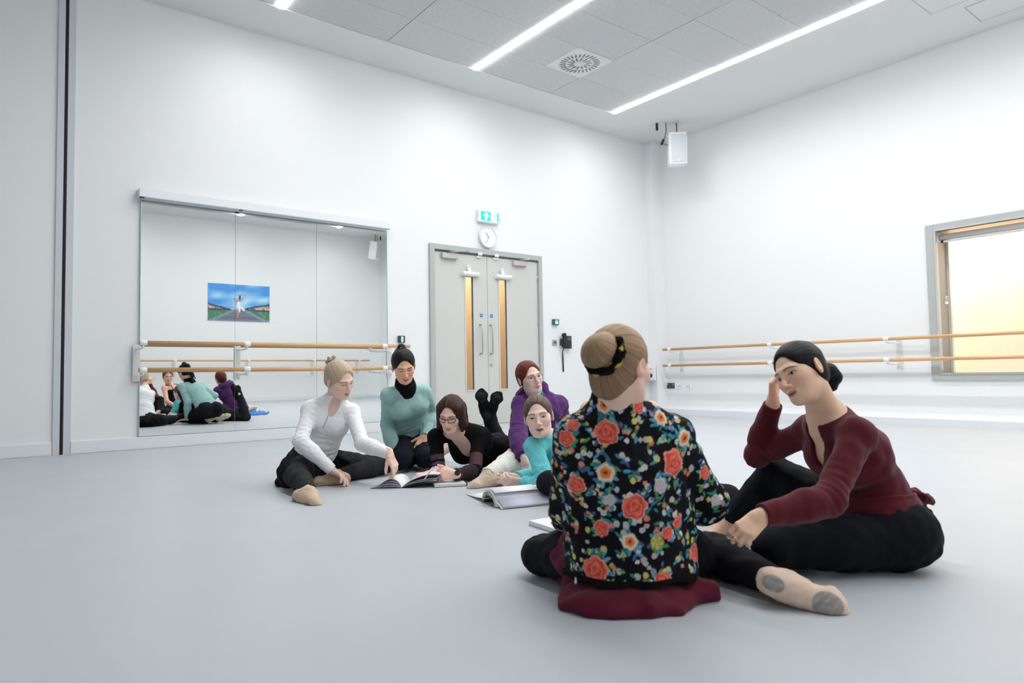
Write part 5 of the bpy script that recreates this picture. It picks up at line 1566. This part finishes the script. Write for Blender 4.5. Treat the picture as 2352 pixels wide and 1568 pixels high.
sk = [(ell(A(*(pc*A(1, 1, 0)))+A(0, 0, .012)-CF*.01-CR*.005, R_, A(.215, .215, .062)), .03), (ell(pc*A(1, 1, 0)+CR*.20-CF*.06+A(0, 0, .025), R_, A(.055, .05, .040)), .03), (ell(pc*A(1, 1, 0)-CR*.06-CF*.10+A(0, 0, .01), R_, A(.17, .13, .055)), .03), (cap(P.J['hipL'], P.J['hipL']+(P.J['knL']-P.J['hipL'])*.3, .112, .10), .03)]
P.cloth('skirt', [(sk, [])], fab('burgundy_jersey', (92, 18, 44), .85, sheen=.1), .0055, (.0055, .10), cuts=[plane(A(0, 0, .19), ZU)], seed=81)
shoe(P, 'R', V(.90, -.33, .28), V(-.12, .10, 1), (228, 204, 184), (150, 148, 148), e=.005, res=.0035, name='ballet_shoe', label='pale pink ballet shoe with grey sole pads')
bun = P.hc+CR*-.074+ZU*.046-CF*.092
ba = unit(bun-P.hc)
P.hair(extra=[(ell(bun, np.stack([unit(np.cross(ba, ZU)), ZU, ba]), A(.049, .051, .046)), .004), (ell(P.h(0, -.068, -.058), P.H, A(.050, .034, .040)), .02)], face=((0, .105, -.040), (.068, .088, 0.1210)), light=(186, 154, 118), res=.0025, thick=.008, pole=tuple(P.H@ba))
def scrunchie(P):
    c = P.hc+(bun-P.hc)*.76; a = ba
    b = unit(np.cross(a, ZU)); d = np.cross(a, b)
    pr = []
    for k in range(18):
        w0, w1 = 2*PI*k/18, 2*PI*(k+1)/18
        r_ = .052
        pr.append((cap(c+(b*math.cos(w0)+d*math.sin(w0))*r_, c+(b*math.cos(w1)+d*math.sin(w1))*r_, .0135+.003*math.sin(k*2.4), .0135+.003*math.sin((k+1)*2.4)), .006))
    def col(v):
        n_ = wrinkle((v[:, 0], v[:, 1], v[:, 2]), 14, 1.0, .030)
        return blend(np.tile(lin((14, 12, 14)), (len(v), 1)), lin((196, 172, 90)), smooth01(n_, .62, .75))
    return P.cloth('scrunchie', [(pr, [])], knit_m, .0035, (.002, .02), col=col, seed=15)
scrunchie(P)
m = MB(); zp = A(*(P.J['pelvis']-CR*.175-CF*.09)); zp[2] = .045
m.tube([zp+A(0, 0, .035), zp], [.004, .007], 8); m.build('zip_pull', mat('silver', None), P.root)
# ------------------------------------------------------------------ books and papers on the floor
paper_m = mat('paper_white', (240, 241, 246), .6)
page_m = mat('page_lilac', (206, 208, 226), .6)
def sheet(name, prof, side0, side1, m, parent, thick=.0012):
    """a bent sheet: prof is a list of 3D points across the fold, swept from offset side0 to side1"""
    b = MB(); n = len(prof)
    s0, s1 = Vector(side0), Vector(side1)
    for q in prof: b.v += [tuple(Vector(q)+s0), tuple(Vector(q)+s1)]
    for q in prof: b.v += [tuple(Vector(q)+s0+Vector((0, 0, thick))), tuple(Vector(q)+s1+Vector((0, 0, thick)))]
    o = 2*n
    for i in range(n-1):
        b.f.append((2*i, 2*i+1, 2*i+3, 2*i+2)); b.f.append((o+2*i, o+2*i+2, o+2*i+3, o+2*i+1))
        b.f.append((2*i, 2*i+2, o+2*i+2, o+2*i)); b.f.append((2*i+1, o+2*i+1, o+2*i+3, 2*i+3))
    b.f.append((0, o, o+1, 1)); e = 2*n-2; b.f.append((e, e+1, o+e+1, o+e))
    b.smooth = [True]*len(b.f)
    return b.build(name, m, parent)
# open book between the white top and the writing woman
bk = empty('open_book', (2.06, 3.72, 0), 'open book with arching pages between the white top and the writing woman', 'book')
sp = A(2.015, 3.705, 0)                   # near end of the spine
ax = unit(CR*.10+CF*1.0)                  # along the spine, away from the camera
sd = unit(CR)                             # across the book
def arch(L_, hgt, lean, n=14, s=1):
    return [sp+sd*s*(L_*t)+ZU*(.004+hgt*math.sin(PI*min(t*1.02, 1)**lean)) for t in np.linspace(0, 1, n)]
for k, (L_, hg, ln) in enumerate(((.185, .006, .8), (.182, .020, .75), (.176, .036, .72), (.165, .052, .7))):
    sheet('page', arch(L_, hg, ln, s=-1), A(0, 0, 0), ax*.22, paper_m if k % 2 else page_m, bk)
for k, (L_, z1) in enumerate(((.20, .036), (.205, .050), (.21, .064), (.215, .076), (.225, .082))):
    pts = [sp+sd*(L_*t)+ZU*(.004+z1*math.sin(PI*.5*min(1.15*t, 1))**.8*(1-.10*t)+.0)+ax*(.02*t) for t in np.linspace(0, 1, 14)]
    sheet('page', pts, A(0, 0, 0), ax*.22, (page_m, paper_m, mat('page_dark', (52, 50, 60), .5), paper_m, paper_m)[k], bk)
sheet('cover', [sp+sd*(.19*t)*-1+ZU*.0015 for t in (0, .5, 1)], A(0, 0, 0), ax*.225, mat('cover_blue', (120, 128, 168), .5), bk)
sheet('cover', [sp+sd*(.19*t)+ZU*(.002+.03*math.sin(PI*.5*t)) for t in np.linspace(0, 1, 6)], A(0, 0, 0), ax*.225, mat('page_dark', None), bk)
b2 = empty('booklet', (2.33, 3.56, 0), 'closed white booklet with a dark spine, on the floor right of the open book', 'book')
M_ = Matrix.Translation((2.27, 3.555, 0)) @ Matrix.Rotation(math.radians(-24), 4, 'Z')
MB().box(-.10, -.02, .003, .095, .19, .016, bev=.002, M=M_).build('pages', paper_m, b2)
MB().box(-.10, -.022, .016, .1, .19, .018, M=M_).build('cover', mat('cover_pale', (226, 226, 234), .4), b2)
MB().box(.093, -.022, .002, .1, .19, .018, M=M_).build('spine', mat('spine_mauve', (96, 80, 92), .5), b2)
# tented script in front of the turquoise top
tb = empty('ring_bound_script', (2.13, 2.86, 0), 'thick white script lying open face up with curling pages and a green card cover', 'book')
N1, F1 = A(2.073, 2.835, 0), A(2.113, 3.007, 0)      # feet of the arch at its open left end
tx = unit(A(2.357, 2.764, 0)-N1)
ty = unit(F1-N1-tx*((F1-N1)@tx)); wN = (F1-N1)@ty
def leafprof(h, w, skew, n=16, cut=0.0):
    out = []
    for t in np.linspace(0, 1, n):
        a = PI*t
        out.append(N1+ty*(wN*.5+w*.5*-math.cos(a))+ZU*(.003+h*math.sin(a)**.75)+tx*(skew*math.sin(a)))
    return out
sheet('green_cover', leafprof(.040, wN*.8, .0), tx*.004, tx*.10, mat('card_green', (22, 108, 40), .5), tb)
sheet('cover', leafprof(.047, wN*.93, .0), tx*0, tx*.27, mat('script_cover', (228, 190, 190), .5), tb)
for k in range(5):
    pf = leafprof(.052+.006*k, wN*(.97+.03*k), -.002*k)
    m0 = int(len(pf)*.0); m1 = len(pf) if k < 3 else int(len(pf)*.72)
    sheet('page', pf[m0:m1], tx*(.001*k), tx*(.272+.004*(k % 2)+.004*k), (paper_m, page_m)[k % 2], tb)
c0 = N1+ty*wN*.42+ZU*.085
sheet('top_page', [c0+ty*(.02-.09*t)+ZU*(.0-.012*t*t)+tx*.0 for t in np.linspace(0, 1, 8)], tx*.005, tx*.25, paper_m, tb)
sheet('fanned_page', [N1+ty*(wN*.3-.12*t)+ZU*(.062-.052*t**1.2) for t in np.linspace(0, 1, 8)], tx*.02, tx*.295, page_m, tb)
sheet('lower_page', [N1+ty*(wN*.2-.10*t)+ZU*(.040-.036*t) for t in np.linspace(0, 1, 8)], tx*.01, tx*.29, paper_m, tb)
sheet('left_page', [F1+(A(2.178, 3.249, 0)-F1)*t+ZU*(.018*(1-t)**1.5+.003) for t in np.linspace(-.25, 1, 8)], tx*0, tx*.15, paper_m, tb)
# note pad by the floral jacket
np_ = empty('note_pad', (1.94, 2.17, 0), 'white note pad on the floor at the left knee of the floral jacket', 'pad')
M_ = Matrix.Translation((2.045, 2.235, 0)) @ Matrix.Rotation(math.radians(-6), 4, 'Z')
MB().box(-.112, -.165, .002, .112, .165, .022, bev=.002, M=M_).build('paper_block', paper_m, np_)
MB().box(-.113, -.166, 0, .113, .166, .0022, M=M_).build('card_back', mat('card_grey', (190, 186, 188), .7), np_)
pn = empty('pen', (1.98, 2.22, .02), 'grey pen lying on the white note pad', 'pen', None)
MB().tube([M_ @ Vector((-.075, .045, .027)), M_ @ Vector((-.072, .035, .027)), M_ @ Vector((-.045, -.08, .027)), M_ @ Vector((-.042, -.095, .027))], [.003, .0048, .0048, .001], 8).build('barrel', mat('pen_grey', (176, 190, 198), .3), pn)
MB().box(-.002, -.0015, 0, .002, .0015, .035, M=Matrix.Translation(M_ @ Vector((-.068, -.0, .033))) @ Matrix.Rotation(math.radians(-90), 4, 'X')).build('clip', steel_m, pn)
bp = empty('pen', (2.18, 2.43, .02), 'blue pen tip showing behind the left sleeve of the floral jacket', 'pen')
q0 = A(2.165, 2.425, .03)
MB().tube([q0, q0+CR*.05+ZU*.004, q0+CR*.14+ZU*.008], [.004, .0045, .0045], 8).build('barrel', mat('pen_blue', (40, 46, 196), .35), bp)
MB().tube([q0-CR*.008, q0], [.001, .0035], 8).build('tip', mat('silver', None), bp)
# pen in the hand of the writing woman
wp = empty('pen', (2.12, 3.58, .1), 'blue-capped pen in the hand of the woman with spectacles', 'pen')
q0 = A(2.085, 3.565, .055); dq = V(.55, .72, -.25)
MB().tube([q0, q0+dq*.012, q0+dq*.10], [.001, .004, .0042], 8).build('barrel', mat('pen_grey', None), wp)
MB().tube([q0+dq*.10, q0+dq*.135, q0+dq*.14], [.005, .005, .002], 8).build('cap', mat('pen_blue', None), wp)
# blue cloth by the bare feet
cv = empty('blue_cloth', (3.74, 3.03, 0), 'crumpled blue cloth on the floor by the bare feet, seen in the mirror', 'cloth')
class _Q: pass
def crumple():
    pr = [(ell(A(3.66, 3.05, .02), np.eye(3), A(.16, .12, .07)), .03), (ell(A(3.82, 3.02, .015), np.eye(3), A(.18, .08, .045)), .03)]
    lo, hi = bounds(pr, .03); vol = Vol(lo, hi, .008); f = vol.group(pr)
    X, Y, Z = vol.grid(); f = f+wrinkle((X, Y, Z), 3, .016, .10); f = np.maximum(f, .001-Z)
    v, F = nets(f.astype(np.float32), vol.lo, .008)
    mesh_obj('fabric', v, F, fab('sky_blue_cotton', (96, 146, 214)), cv)
crumple()
